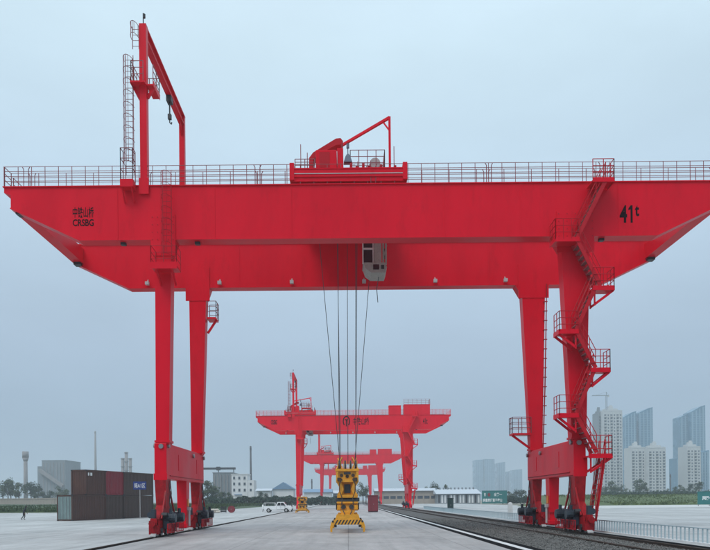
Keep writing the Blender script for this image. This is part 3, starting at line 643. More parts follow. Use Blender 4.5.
# ------------------------------------------------------------------ container spreaders
def spreader(X, Y, z, label, ropeblock=True, half=3.0):
    r = empty('container_spreader', (X, Y, 0)); tag(r, label, 'spreader'); r.location.z = z
    yl = M['yellow']
    mb_ = MB().box(-.36, .36, -half+.2, half-.2, .80, 1.15).box(-.42, .42, -half+.2, half-.2, 1.15, 1.20).box(-.42, .42, -half+.2, half-.2, .75, .80)
    mb_.build('main_beam', yl, r)
    for e in (-1, 1):
        y = e*half; f = -e
        yo, yi = sorted((y, y-e*.3))
        b = MB().prism([(-.72, .66), (-.84, .50), (.84, .50), (.72, .66), (.60, 1.02), (-.60, 1.02)], yo, yi).build('end_beam', yl, r)
        yf0, yf1 = (yo-.016, yo-.001) if e < 0 else (yi+.001, yi+.016)
        MB().prism([(-.80, .44), (.80, .44), (.74, .72), (-.74, .72)], yf0, yf1).build('hazard_panel', yl, b)
        y2 = (yf0-.006, yf0-.001) if e < 0 else (yf1+.001, yf1+.006)
        for k in range(8):
            x = -.74+k*.18; MB().prism([(x, .45), (x+.085, .45), (x+.235, .71), (x+.15, .71)], *y2).build('hazard_stripe', M['dark'], b)
        for s in (-1, 1):
            fl = MB().prism([(s*.80, .68), (s*.90, .60), (s*.98, .32), (s*.96, .05), (s*.86, .02), (s*.84, .28), (s*.74, .50)], yo-.01, yi+.01)
            fl.build('flipper', yl, r)
            MB().rod((s*.82, yo-.03, .62), (s*.82, yi+.03, .62), .06, 8).build('flipper_pin', M['dark'], b)
            MB().box(s*.68-.07, s*.68+.07, yo+.05, yi-.05, .30, .50).build('twistlock', M['dark'], b)
    # slewing body and head block
    cb = MB().loft((-.62, .62, -1.2, 1.2), 1.201, (-.58, .58, -1.1, 1.1), 1.62).box(-.62, .62, -1.25, 1.25, 1.62, 1.72).build('lower_frame', yl, r)
    for s in (-1, 1):
        MB().box(s*.5-.1, s*.5+.1, -1.31, -1.206, 1.26, 1.52).build('hydraulic_box', M['yellow'], cb)
        MB().rod((s*.22, -1.32, 1.42), (s*.22, -1.1, 1.42), .13, 12).build('slewing_motor', M['dark'], cb)
        MB().prism([(s*.62, 1.25), (s*.68, 1.25), (s*.68, 1.65), (s*.62, 1.65)], -.9, .9).build('side_cover', M['rust'], cb)
    MB().box(-.56, .56, -1.22, -1.20, 1.74, 1.85).build('gap_plate', M['dark'], cb)
    MB().rod((0, 0, 1.72), (0, 0, 1.95), .72, 20).build('slewing_ring', M['dark'], r)
    ub = MB().box(-.60, .60, -1.0, 1.0, 1.95, 2.12)
    for s in (-1, 1):
        for e in (-1, 1): ub.prism([(s*.60, 2.12), (s*.36, 2.12), (s*.22, 2.45), (s*.36, 2.86), (s*.64, 2.86), (s*.42, 2.45)], e*.85-.12, e*.85+.12)
    ub = ub.box(-.66, .66, -1.0, 1.0, 2.86, 3.02).box(-.5, .5, -.6, .6, 2.12, 2.86).build('neck_frame', yl, r)
    MB().box(-.18, .18, -.66, -.601, 2.22, 2.74).build('control_box', M['motor'], ub)
    hb = MB()
    for s in (-1, 1): hb.box(s*.66-.14*(s > 0), s*.66+.14*(s < 0), -1., 1., 3.02, 3.62)
    hb.box(-.52, .52, -.9, -.75, 3.02, 3.5).box(-.52, .52, .75, .9, 3.02, 3.5).box(-.70, .70, -1.02, -.9, 3.50, 3.64)
    hb = hb.build('head_block', yl, r)
    for x, z_ in ((-.34, 3.26), (.34, 3.26), (0, 3.2)): MB().rod((x, -.93, z_), (x, -.9, z_), .10, 10).build('cover', M['rust'], hb)
    MB().box(-.2, .2, -1.06, -1.021, 3.3, 3.44).build('plate', M['dark'], hb)
    for q in (-1, 1):
        MB().path([(q*.30, -1.05, 3.05), (q*.46, -1.16, 2.75), (q*.44, -1.2, 2.3), (q*.30, -1.18, 1.9), (q*.34, -1.3, 1.55)], .028, 6).build('hydraulic_hose', M['dark'], r)
        MB().box(q*.46-.12, q*.46+.12, -1.14, -1.03, 2.9, 3.12).build('valve_block', M['rust'], r)
        MB().path([(q*.15, -half-.02, 1.03), (q*.34, -half+.5, 1.42), (q*.3, -half+1.1, 1.30)], .025, 6).build('hydraulic_hose', M['dark'], r)
    if ropeblock:
        for x in (-.46, -.12, .2, .5):
            for y in (-.6, .6):
                sh = MB().rod((x-.05, y, 3.85), (x+.05, y, 3.85), .30, 16).build('sheave', M['dark'], r)
                for q in (-.09, .09): MB().prism([(y-.2, 3.6), (y+.2, 3.6), (y+.10, 4.12), (y-.10, 4.12)], x+q-.015, x+q+.015, 'x').build('bracket', yl, sh)
        for q in (-1, 1):
            for (p_, q_) in (((q*.62, -.9, 3.62), (q*.30, -.3, 4.35)), ((q*.30, -.9, 3.62), (q*.55, -.3, 4.30)), ((q*.64, .9, 3.62), (q*.30, .3, 4.35))): MB().bar(p_, q_, .055, .055).build('link_bar', yl, r)
    else:
        MB().rod((.0, 0, 3.6), (.0, 0, 3.95), .24, 14).build('cable_basket', M['white'], r)
    return r

X0T = XU(348.5, 37.5, 176)
red1 = M['red']
crane(37.5, 'nearest red gantry crane with 41t on its girder and zigzag stairs on its right leg', 0, red1, 0)
SPX = XU(347.4, 42, 490)
za = GT+.7
trolley(X0T, 37.5, 'red trolley with pointed service jib on the nearest crane girder', 0, red1,
        ropes=[(-1.75, za, SPX-.42, 3.95, -.6), (-.52, za, SPX-.40, 3.95, .6), (-.46, za, SPX-.46, 3.95, -.6), (.10, za, SPX+.05, 3.95, 0), (.62, za, SPX+.52, 3.95, .6), (.70, za, SPX+.50, 3.95, -.6), (1.78, za, SPX+.44, 3.95, .6)])
spreader(SPX, 42.0, .03, 'yellow container spreader hanging on ropes from the nearest crane')
crane(140., 'second red gantry crane in line with its trolley parked over the left leg', 1, M['redfar'], 1)
trolley(XU(300, 140, 410), 140., 'red trolley parked over the left leg of the second crane', 1, M['redfar'])
crane(262., 'third red gantry crane in line, seen under the second one', 2, M['redfar'], 1)
trolley(XU(325, 262, 450), 262., 'red trolley on the third crane in line', 2, M['redfar'])
crane(385., 'farthest red gantry crane in line, low beneath the third crane', 2, M['redfar'], 1)
trolley(XU(338, 385, 450), 385., 'red trolley on the farthest crane in line', 2, M['redfar'])
sp2 = spreader(XU(302.5, 103), 103., .03, 'yellow spreader set down on the yard at the foot of the second crane', False, 1.4)
sp2.scale = (.98, .98, .64)

# ------------------------------------------------------------------ stacked containers on the left
CA = math.atan2(14.4, 4.1)               # direction of their long side
def container(s0, L, lvl, body, label, endm=None, doors=False, Wd=1.8, Hc=2.59):
    d = Vector((math.cos(CA), math.sin(CA), 0)); p = Vector((-27.5, 70, 0)) + d*s0
    r = empty('shipping_container', (p.x, p.y, lvl*(Hc+.02)), CA); tag(r, label, 'container', 'shipping containers stacked in a row on the yard')
    # local x along the long side, local +y is to the left (away from the visible side)
    fr = MB()
    for x in (0, L-.12):
        for y in (0, Wd-.12): fr.box(x, x+.12, y, y+.12, .0, Hc)
    for z in (0.02, Hc-.14):
        for y in (0.01, Wd-.11): fr.box(.12, L-.12, y, y+.10, z, z+.12)
        for x in (0.01, L-.11): fr.box(x, x+.10, .12, Wd-.12, z, z+.12)
    fr.build('frame', body, r)
    for x in (-.012, L-.148):
        for y in (-.012, Wd-.148):
            for z in (.0, Hc-.11): MB().box(x, x+.16, y, y+.16, z-.0, z+.11).build('corner_casting', M['dark'], r)
    def corr(length, m, name, swap, base):   # corrugated sheet
        k = max(4, int(length/.14)*2); pts = []
        for i in range(k+1):
            t = i/k; o = .045 if (i//2) % 2 else .012; pts.append((.11+t*(length-.22), o))
        mm = MB(); V = []; Fs = []
        for (a, o) in pts:
            for z in (.13, Hc-.13): V.append((a, base+o, z) if not swap else (base+o, a, z))
        for i in range(k): Fs.append((2*i, 2*i+2, 2*i+3, 2*i+1))
        return mm.add(V, Fs).build(name, m, r)
    corr(L, body, 'side_panel', False, .02); corr(L, body, 'side_panel', False, Wd-.08)
    e = endm or body
    if doors:
        for k in range(2):
            y0 = .125+k*(Wd-.25)/2; y1 = y0+(Wd-.25)/2-.01
            dr = MB().box(.02, .07, y0, y1, .15, Hc-.15).build('door', e, r)
            for y in (y0+.2, y1-.2): MB().rod((-.0, y, .2), (-.0, y, Hc-.2), .018, 6).build('locking_bar', M['steel'], dr)
    else: corr(Wd, e, 'end_panel', True, .02)
    corr(Wd, e, 'end_panel', True, L-.08)
    MB().box(.0, L, 0.0, Wd, Hc+.001, Hc+.012).build('roof', body, r)
    return r
container(0, 5.58, 0, M['brown'], 'brown lower container with a grey green end nearest the camera', M['teal'], True)
container(5.62, 3.2, 0, M['brown2'], 'short dark brown container at the bottom middle under the maroon one')
container(8.92, 6.06, 0, M['brown2'], 'long dark brown container at the bottom right of the stack')
cu = container(2.2, 3.38, 1, M['brown'], 'brown upper container at the left end of the stack')
container(5.62, 3.2, 1, M['maroon'], 'short maroon container on top in the middle of the stack')
container(8.92, 6.06, 1, M['brown2'], 'long dark brown container on top behind the blue sign')
for xx, zz, ww in ((.35, 2.0, .22), (.75, 2.0, .30)): MB().box(xx, xx+ww, .005, .018, zz, zz+.3).build('placard', M['white'], cu)
sgx = XU(140, 77.5); sg = empty('location_sign', (sgx, 77.5, 0)); tag(sg, 'small blue sign with white characters on a thin pole before the containers', 'sign')
MB().rod((0, 0, 0), (0, 0, 3.9), .035, 8).build('pole', M['lamp'], sg)
zb, zt = ZV(140, 489.5, 77.5), ZV(140, 481.5, 77.5)
MB().box(-.72, .72, -.07, -.04, zb, zt).build('sign_panel', M['blue'], sg)
textmesh('箱A1区', M['white'], 'lettering', sg, (-.60, -.072, zb+.17), 1.2, (zt-zb)-.34, .006)

# ------------------------------------------------------------------ low fence along the right hand track
fn = empty('low_fence', (13.75, 0, 0)); tag(fn, 'low pale railing beside the right hand track', 'fence')
fy0, fy1, sp_ = 24.0, 128.0, .36
MB().box(-.12, .12, fy0-.2, fy1, .001, .07).build('kerb_base', M['strip'], fn)
MB().box(-.022, .022, fy0-.2, fy1, .60, .64).build('top_rail', M['fence'], fn)
pme = MB().box(-.022, .022, -.022, .022, .07, .60).mesh('post', M['fence'])
k = 0
while fy0+k*sp_ < fy1:
    o = bpy.data.objects.new('post', pme); COL.objects.link(o); o.parent = fn; o.location = (0, fy0+k*sp_, 0); k += 1

# ------------------------------------------------------------------ yard furniture
def at(u, v): # ground pixel -> X, Y
    du, dv = u-U0, V0-v; z = -du*math.sin(ROLL)+dv*math.cos(ROLL); Y = -CAMH*F/z; return UV(u, v, Y)[0], Y
x, y = at(450.5, 512); c = empty('control_cabinet', (x, y, 0)); tag(c, 'dark green control cabinet standing in the yard beyond the track', 'cabinet')
cm = mat('dark_green_cabinet', (.012, .035, .035), .5)
MB().box(-.40, .40, -.3, .3, .1, 1.95).build('body', cm, c, bevel=.02); MB().box(-.46, .46, -.36, .36, 1.951, 2.02).build('roof', cm, c); MB().box(-.34, .34, -.28, .28, 0, .1).build('plinth', M['dark'], c)
for s in (-1, 1): d = MB().box(s*.19-.17, s*.19+.17, -.325, -.301, .18, 1.86).build('door', cm, c); MB().box(s*.05-.015, s*.05+.015, -.35, -.326, .9, 1.1).build('handle', M['steel'], d)
x, y = at(510.3, 516.4); c = empty('marker_post', (x, y, 0)); tag(c, 'stubby pale concrete marker post beyond the track near the right leg', 'post')
MB().loft((-.24, .24, -.2, .2), .0, (-.20, .20, -.17, .17), 1.36).build('shaft', M['concrete2'], c); MB().loft((-.20, .20, -.17, .17), 1.361, (-.08, .08, -.07, .07), 1.46).build('cap', M['concrete2'], c)
x, y = at(373, 512); c = empty('equipment_booth', (x, y, 0)); tag(c, 'dark red steel equipment booth standing at the edge of the paving', 'booth')
MB().box(-.74, .74, -.7, .7, .12, 2.45).build('body', M['maroon'], c, bevel=.02); MB().box(-.80, .80, -.76, .76, 2.451, 2.54).build('roof', M['maroon'], c); MB().box(-.70, .70, -.66, .66, 0, .12).build('plinth', M['dark'], c)
for i in range(5): MB().box(-.66+i*.27, -.45+i*.27, -.725, -.701, .25, 2.3).build('rib', M['maroon'], c)
d = MB().box(-.02, .62, -.735, -.726, .22, 2.1).build('door', M['maroon'], c); MB().box(.05, .09, -.76, -.736, 1.1, 1.3).build('handle', M['steel'], d)

# white pickup, reel, sacks, crate
def pickup(x, y):
    r = empty('pickup_truck', (x, y, 0)); tag(r, 'small white pickup truck with dark windows parked left of the second crane', 'truck')
    prof = [(-2.2, .42), (-2.2, .98), (-.35, .98), (-.30, 1.0), (-.02, 1.62), (.95, 1.62), (1.45, 1.05), (2.15, .92), (2.25, .70), (2.25, .40)]
    MB().prism(prof, -.80, .80).build('body', M['carwhite'], r, bevel=.06)
    MB().box(-2.12, -.42, -.68, .68, .981, .99).build('bed', M['dark'], r)
    for s in (-1, 1):
        MB().prism([(-.10, 1.08), (.12, 1.52), (.48, 1.52), (.48, 1.08)], s*.805-.004, s*.805+.004).build('window', M['glass'], r)
        MB().prism([(.54, 1.08), (.54, 1.52), (.90, 1.52), (1.25, 1.08)], s*.805-.004, s*.805+.004).build('window', M['glass'], r)
        for wx in (-1.4, 1.35):
            t = MB().rod((wx, s*.62, .33), (wx, s*.83, .33), .33, 18).build('wheel', M['rubber'], r); MB().rod((wx, s*.831, .33), (wx, s*.845, .33), .18, 12).build('rim', M['lamp'], t)
        MB().box(2.20, 2.262, s*.6-.14, s*.6+.14, .70, .84).build('headlight', M['lamp'], r)
        MB().path([(-2.1, s*.72, .98), (-2.1, s*.72, 1.5), (-.45, s*.72, 1.5), (-.4, s*.72, 1.0)], .03, 5).build('rack', M['white'], r)
    MB().prism([(-.0, 1.5), (.98, 1.5), (1.38, 1.08), (1.42, 1.11), (.98, 1.58)], -.7, .7).build('windscreen', M['glass'], r)
    for xb in (-2.28, 2.24): MB().box(xb, xb+.09, -.78, .78, .36, .56).build('bumper', M['dark'], r)
    for s in (-1, 1):
        MB().box(1.0, 1.14, s*.80, s*.95, 1.08, 1.22).build('mirror', M['dark'], r); MB().box(-2.225, -2.19, s*.66-.1, s*.66+.1, .66, .92).build('tail_light', M['maroon'], r)
        MB().box(-.12, 1.2, s*.803-.003, s*.803+.003, .44, .47).build('sill_trim', M['dark'], r)
        for xx in (-.14, .50, 1.18): MB().box(xx-.008, xx+.008, s*.803-.003, s*.803+.003, .5, 1.06).build('door_gap', M['dark'], r)
x, y = at(278, 512.3); pickup(x, y)
for u, nm in ((291.8, 'dark bollard beside the tail of the yellow set down spreader'), (262.8, 'pale bollard behind the tail of the white pickup truck')):
    x, y = at(u, 511.6); c = empty('bollard', (x, y, 0)); tag(c, nm, 'bollard'); mm_ = M['dark'] if u > 280 else M['white']
    MB().rod((0, 0, 0), (0, 0, 1.12), .11, 12).build('shaft', mm_, c, True); MB().rod((0, 0, 1.12), (0, 0, 1.2), .11, 12, .05).build('cap', mm_, c)
x, y = at(231.5, 512.6); c = empty('cable_reel', (x, y, 0)); tag(c, 'dark red cable reel standing on the yard beside a black pallet crate', 'reel')
for s in (-1, 1): MB().rod((0, s*.36-.04, .54), (0, s*.36+.04, .54), .54, 22).build('flange', M['maroon'], c)
MB().rod((0, -.32, .54), (0, .32, .54), .34, 18).build('cable_coil', M['dark'], c); MB().rod((0, -.44, .54), (0, .44, .54), .06, 8).build('spindle', M['steel'], c)
x, y = at(223.5, 512.6); c = empty('pallet_crate', (x, y, 0)); tag(c, 'black slatted pallet crate between the pale sacks and the red reel', 'crate')
for i in range(4):
    for yy in (-.38, .36): MB().box(-.42, .42, yy, yy+.02, .14+i*.22, .31+i*.22).build('slat', M['dark'], c)
for sx in (-.42, .38):
    for yy in (-.358, .318): MB().box(sx, sx+.04, yy, yy+.04, 0, 1.02).build('post', M['dark'], c)
MB().box(-.378, .378, -.31, .31, .10, .14).build('floor', M['dark'], c)
sack = mat('sackcloth', (.52, .48, .42), .9, var=.2, scale=4)
def sackmesh():
    import bmesh
    bm = bmesh.new(); bmesh.ops.create_uvsphere(bm, u_segments=12, v_segments=8, radius=.5)
    for v in bm.verts:
        v.co.x = math.copysign(abs(v.co.x*2)**.6*.42, v.co.x); v.co.y = math.copysign(abs(v.co.y*2)**.6*.26, v.co.y); v.co.z = v.co.z*.34+random.uniform(-.015, .015)
    me = bpy.data.meshes.new('sack'); bm.to_mesh(me); bm.free(); me.materials.append(sack)
    for p in me.polygons: p.use_smooth = True
    return me
sm = sackmesh()
for i, (du, z, lab) in enumerate(((-12.5, .17, 'pale sack on the ground at the left end of the sack pile'), (-9, .17, 'pale sack on the ground in the middle of the sack pile'), (-5.5, .17, 'pale sack on the ground next to the black crate'), (-10.6, .48, 'pale sack lying on top at the left of the pile'), (-7.0, .48, 'pale sack lying on top at the right of the pile'))):
    x, y = at(223.5+du, 512.8); o = bpy.data.objects.new('sack', sm); COL.objects.link(o); o.location = (x, y+.1*(i % 2), z); o.rotation_euler = (0, 0, random.uniform(-.3, .3)); tag(o, lab, 'sack', 'sacks piled on the yard')

# person on the yard, stooping a little
def person(x, y):
    r = empty('person', (x, y, 0), R(25)); tag(r, 'person in dark clothes walking bent forward on the yard left of the containers', 'person')
    J = {'pel': (0, 0, .80), 'ch': (.10, 0, 1.08), 'nk': (.20, 0, 1.27), 'hd': (.26, 0, 1.40), 'ht': (.29, 0, 1.50),
         'lh': (0, .09, .76), 'lk': (.14, .10, .42), 'la': (.02, .10, .08), 'lt': (.18, .10, .03), 'rh': (0, -.09, .76), 'rk': (-.02, -.10, .42), 'ra': (-.24, -.10, .10), 'rt': (-.10, -.10, .03),
         'ls': (.13, .17, 1.20), 'le': (.20, .22, .95), 'lw': (.36, .20, .80), 'rs': (.13, -.17, 1.20), 're': (.05, -.22, .96), 'rw': (.14, -.22, .72)}
    rad = {'pel': .13, 'ch': .14, 'nk': .055, 'hd': .09, 'ht': .07, 'lh': .085, 'rh': .085, 'lk': .058, 'rk': .058, 'la': .042, 'ra': .042, 'lt': .035, 'rt': .035, 'ls': .06, 'rs': .06, 'le': .045, 're': .045, 'lw': .034, 'rw': .034}
    E = [('pel', 'ch'), ('ch', 'nk'), ('nk', 'hd'), ('hd', 'ht'), ('pel', 'lh'), ('lh', 'lk'), ('lk', 'la'), ('la', 'lt'), ('pel', 'rh'), ('rh', 'rk'), ('rk', 'ra'), ('ra', 'rt'), ('ch', 'ls'), ('ls', 'le'), ('le', 'lw'), ('ch', 'rs'), ('rs', 're'), ('re', 'rw')]
    ks = list(J); me = bpy.data.meshes.new('body'); me.from_pydata([J[k] for k in ks], [(ks.index(a), ks.index(b)) for a, b in E], [])
    o = bpy.data.objects.new('body', me); COL.objects.link(o); o.parent = r; me.materials.append(M['cloth'])
    md = o.modifiers.new('skin', 'SKIN'); ss = o.modifiers.new('sub', 'SUBSURF'); ss.levels = ss.render_levels = 2
    if not me.skin_vertices: me.attributes.new
    return r, o, ks, rad
px, py = at(23.6, 519.8)
r_, o_, ks_, rad_ = person(px, py)
bpy.context.view_layer.objects.active = o_
if not o_.data.skin_vertices: bpy.ops.mesh.customdata_skin_add()
for k_, sv in zip(ks_, o_.data.skin_vertices[0].data): sv.radius = (rad_[k_], rad_[k_]); sv.use_root = (k_ == 'pel')
hh_ = MB().rod((.255, 0, 1.43), (.295, 0, 1.535), .105, 12, .06); hh_.build('hair', M['dark'], r_, True)
fc_ = MB().prism([(.325, 1.36), (.36, 1.42), (.352, 1.47), (.30, 1.44)], -.06, .06).build('face', M['skin'], r_)
for s in (-1, 1):
    hd_ = MB(); bx = (.36, .20, .80) if s > 0 else (.14, -.22, .72)
    hd_.box(bx[0]-.03, bx[0]+.03, bx[1]-.018, bx[1]+.018, bx[2]-.10, bx[2])
    for i in range(4): hd_.rod((bx[0]-.024+i*.016, bx[1], bx[2]-.10), (bx[0]-.024+i*.016+.01, bx[1]-s*.015, bx[2]-.165-.01*(i in (1, 2))), .008, 5)
    hd_.rod((bx[0]+.028, bx[1], bx[2]-.03), (bx[0]+.055, bx[1]-s*.01, bx[2]-.09), .009, 5); hd_.build('hand', M['skin'], r_)

# ------------------------------------------------------------------ boards
def board(u0, u1, v0, Y, label, rows, legs=3, panel=M['green']):
    x0, x1 = XU(u0, Y), XU(u1, Y); zt = ZV(u0, v0, Y); w = x1-x0
    r = empty('sign_board', ((x0+x1)/2, Y, 0)); tag(r, label, 'sign board')
    MB().box(-w/2, w/2, -.10, 0, .35, zt).build('panel', panel, r)
    for i in range(legs): xx = -w/2+.2+(w-.4)*i/(legs-1); MB().box(xx-.07, xx+.07, .001, .15, -.40, zt-.1).build('post', M['lamp'], r)
    MB().box(-w/2-.05, w/2+.05, -.14, .04, zt+.001, zt+.12).build('cap_rail', panel, r)
    for (txt, fx0, fx1, fz0, fz1) in rows:
        textmesh(txt, M['white'], 'lettering', r, (-w/2+w*fx0, -.103, .35+(zt-.35)*fz0), w*(fx1-fx0), (zt-.35)*(fz1-fz0), .03)
    return r, w, zt
b1, w1, zt1 = board(482, 507, 491, 228, 'green board with two rows of white characters beyond the yard', [('安', .08, .15, .58, .86), ('全第一', .47, .80, .58, .86), ('质量责任重于泰山', .03, .80, .12, .40)])
em = MB()
for k in range(14):
    t0, t1 = 2*math.pi*k/14, 2*math.pi*(k+1)/14
    em.prism([(-w1*.22+.45*math.cos(t0), zt1*.72+.6*math.sin(t0)), (-w1*.22+.45*math.cos(t1), zt1*.72+.6*math.sin(t1)), (-w1*.22, zt1*.72)], -.106, -.101)
em.build('emblem', M['maroon'], b1)
board(697.5, 733, 492, 140, 'green board with white characters at the right edge below the tower blocks', [('服务中心', .12, .92, .35, .68)], 4)

# ------------------------------------------------------------------ trees
def crownmesh(seed, n=900, leaf=.55):
    rg = np.random.default_rng(seed); cl = []
    for i in range(13):
        a = rg.uniform(0, 6.28); rr = rg.uniform(0, 1)**.6*2.3; zz = rg.uniform(-1.6, 2.4); cl.append((rr*math.cos(a)*(1-abs(zz)*.22), rr*math.sin(a)*(1-abs(zz)*.22), zz+5.0, rg.uniform(.7, 1.35)))
    V = []; Fs = []
    for i in range(n):
        c = cl[rg.integers(len(cl))]; d = rg.normal(0, 1, 3); d /= np.linalg.norm(d); p = np.array(c[:3])+d*c[3]*rg.uniform(.5, 1.05)
        a = rg.normal(0, 1, 3); a /= np.linalg.norm(a); b = np.cross(a, d); nb = np.linalg.norm(b); b = b/nb if nb > 1e-3 else np.array((1., 0, 0)); s = leaf*rg.uniform(.5, 1.1)
        k = len(V); V += [tuple(p-a*s*.5), tuple(p+b*s*.32), tuple(p+a*s*.5), tuple(p-b*s*.32)]; Fs.append((k, k+1, k+2, k+3))
    me = bpy.data.meshes.new('crown'); me.from_pydata(V, [], Fs); me.update(); me.materials.append(M['leaf' if seed % 2 else 'leaf2']); return me, cl
TV = []
for s in range(4):
    me, cl = crownmesh(30+s); t = MB().rod((0, 0, -.3), (0.05, 0, 3.4), .24, 8, .15).rod((.05, 0, 3.4), (.1, .05, 6.0), .15, 7, .05)
    for c in cl[:6]: t.rod((.05, 0, 2.6+.3*cl.index(c)), (c[0]*.8, c[1]*.8, c[2]), .09, 5, .03)
    TV.append((me, t.mesh('trunk', M['bark'])))
def tree(x, y, z, h, wf, label, group):
    me, tr = random.choice(TV); r = empty('broadleaf_tree', (x, y, z), random.uniform(0, 6.28)); s = h/8.3; r.scale = (s*wf, s*wf, s)
    tag(r, label, 'tree', group)
    for nm, d in (('trunk', tr), ('crown', me)):
        o = bpy.data.objects.new(nm, d); COL.objects.link(o); o.parent = r
ORD = ['first', 'second', 'third', 'fourth', 'fifth', 'sixth', 'seventh', 'eighth', 'ninth', 'tenth', 'eleventh', 'twelfth', 'thirteenth', 'fourteenth', 'fifteenth', 'sixteenth', 'seventeenth', 'eighteenth', 'nineteenth', 'twentieth']
ORD += ['twenty-'+o for o in ORD[:9]]
def trees_uv(specs, Y, zb, label, group):
    for i, (u, v, wf) in enumerate(sorted(specs)):
        y = Y+random.uniform(-18, 18); x = XU(u, y); zt = ZV(u, v, y); tree(x, y, zb, zt-zb, wf, label % ORD[i], group)
trees_uv([(602+i*4.6+random.uniform(-1.2, 1.2), random.uniform(484, 492), random.uniform(.9, 1.6)) for i in range(24)], 470, 2.6, '%s dark green tree from the left in the low row below the tower blocks', 'row of trees below the tower blocks')
trees_uv([(640, 479, 1.3), (645, 482, 1.2), (612, 481, 1.2), (690, 483, 1.3), (699, 481, 1.3)], 440, 2.6, '%s from the left of the taller trees standing out below the tower blocks', 'taller trees below the tower blocks')
trees_uv([(3, 481, 1), (8, 479, 1), (11, 478, .9), (16, 485, 1), (19, 482, 1.1), (31, 481, 1), (35, 482, 1.1), (38, 488, 1.3), (44, 491, 1.2), (50, 490, 1.2), (61, 486, 1.2), (66, 489, 1.1)], 430, 1.0, '%s dark tree from the left beyond the pale wall left of the containers', 'trees beyond the wall on the left')
trees_uv([(208, 480, 1.4), (212, 484, 1.2), (217, 489, 1.2), (222, 491, 1.3), (229, 492, 1.2), (260, 491, 1.), (267, 492, 1.1)], 330, 0, '%s tree from the left before the grey plant and white building beside the left leg', 'trees beside the grey plant')
trees_uv([(427, 486, 1.), (434, 482, 1.), (436, 485, 1.2), (446, 484, .7), (449, 488, 1.5), (363, 482, 1.0), (366, 488, 1.1), (320, 490, 1.2), (509, 491, 1.4), (516, 489, 1.3), (522, 489, 1.4)], 350, 0, '%s dark tree from the left in the line behind the warehouse roofs', 'trees behind the warehouses')
# hedge bands too far away to count
def hedge(name, label, u0, u1, vt, Y, depth, n, zb=0, leaf=.8):
    V = []; Fs = []; x0, x1 = XU(u0, Y), XU(u1, Y); zt = ZV((u0+u1)/2, vt, Y)
    for i in range(n):
        x = rng.uniform(x0, x1); hh = (zt-zb)*(.86+.12*math.sin(x*.31)*math.sin(x*.13+1)+.07*math.sin(x*1.1)+.05*math.sin(x*2.3)); p = np.array((x, Y+rng.uniform(-depth/2, depth/2), zb+hh*rng.random()**.6))
        a = rng.normal(0, 1, 3); a /= np.linalg.norm(a); b = np.cross(a, rng.normal(0, 1, 3)); b /= np.linalg.norm(b); s = leaf*rng.uniform(.5, 1.2); k = len(V)
        V += [tuple(p-a*s*.5), tuple(p+b*s*.4), tuple(p+a*s*.5), tuple(p-b*s*.4)]; Fs.append((k, k+1, k+2, k+3))
    tag(MB().add(V, Fs).build(name, M['hedge']), label, 'hedge', kind='stuff')
hedge('hedge', 'dark green hedge along the far edge of the yard on the left', 205, 350, 496, 258, 8, 9000)
hedge('hedge', 'dark green shrubs at the foot of the tower blocks', 596, 714, 491.5, 400, 14, 9000, 2.4, 1.1)
hedge('hedge', 'dark shrubs beyond the yard between green board and right leg', 500, 535, 496, 275, 6, 3000)

# ------------------------------------------------------------------ far buildings
def windows(parent, x0, x1, z0, z1, yf, nx, nz, ww, wh, m=None, joined=True, name='window'):
    mb = MB()
    for i in range(nx):
        for j in range(nz):
            cx = x0+(x1-x0)*(i+.5)/nx; cz = z0+(z1-z0)*(j+.5)/nz
            if joined:
                wj = ww*((1.25, .75)[i % 2] if nx > 3 else 1); mb.box(cx-wj/2, cx+wj/2, yf-.06, yf+.2, cz-wh/2, cz+wh/2)
            else:
                w_ = MB().box(cx-ww/2, cx+ww/2, yf-.05, yf+.1, cz-wh/2, cz+wh/2).build(name, m or M['win'], parent)
                MB().box(cx-ww/2-.1, cx+ww/2+.1, yf-.12, yf-.001, cz-wh/2-.14, cz-wh/2).build('sill', M['concrete2'], w_)
    if joined: tag(mb.build(name, m or M['win'], parent), kind='stuff')
def apartment(u0, u1, vt, Y, label, m, depth=22, floors=30, cols=6, group='pale apartment towers on the skyline'):
    x0, x1 = XU(u0, Y, 450), XU(u1, Y, 450); zt = ZV((u0+u1)/2, vt, Y); w = x1-x0
    r = empty('apartment_tower', ((x0+x1)/2, Y, 0)); tag(r, label, 'tower block', group)
    b = MB().box(-w/2, w/2, 0, depth, -.4, zt)
    for k in range(cols+1): x = -w/2+w*k/cols; b.box(max(-w/2, x-.35), min(w/2, x+.35), -.5, -.001, -.4, zt-1)
    b.build('wall', m, r)
    windows(r, -w/2, w/2, 4, zt-3, -.05, cols, floors, w/cols*.50, (zt-7)/floors*.52)
    rf = MB().box(-w*.32, w*.32, depth*.2, depth*.7, zt, zt+3.5).box(-w*.12, w*.12, depth*.3, depth*.6, zt+3.5, zt+6.5).build('roof_house', m, r)
    bl = MB()
    for k in range(cols):
        if k % 2 == 0:
            for j in range(floors): cx = -w/2+w*(k+.5)/cols; z = 4+(zt-7)*j/floors; bl.box(cx-w/cols*.36, cx+w/cols*.36, -1.3, -.002, z-.1, z+(zt-7)/floors*.24)
    tag(bl.build('balconies', M['concrete2'] if m is not M['wallgrey'] else m, r), kind='stuff')
    for k, (fx, fh) in enumerate(((-.36, 2.2), (.38, 3.0), (.05, 8.2))): MB().box(w*fx-1.3, w*fx+1.3, depth*.4, depth*.4+2.4, zt, zt+fh).build('roof_plant', m, r)
    pp = MB().box(-w/2, w/2, -.3, -.0, zt, zt+1.1).box(-w/2, -w/2+.3, 0, depth, zt, zt+1.1).box(w/2-.3, w/2, 0, depth, zt, zt+1.1).build('parapet', m, r)
    return r
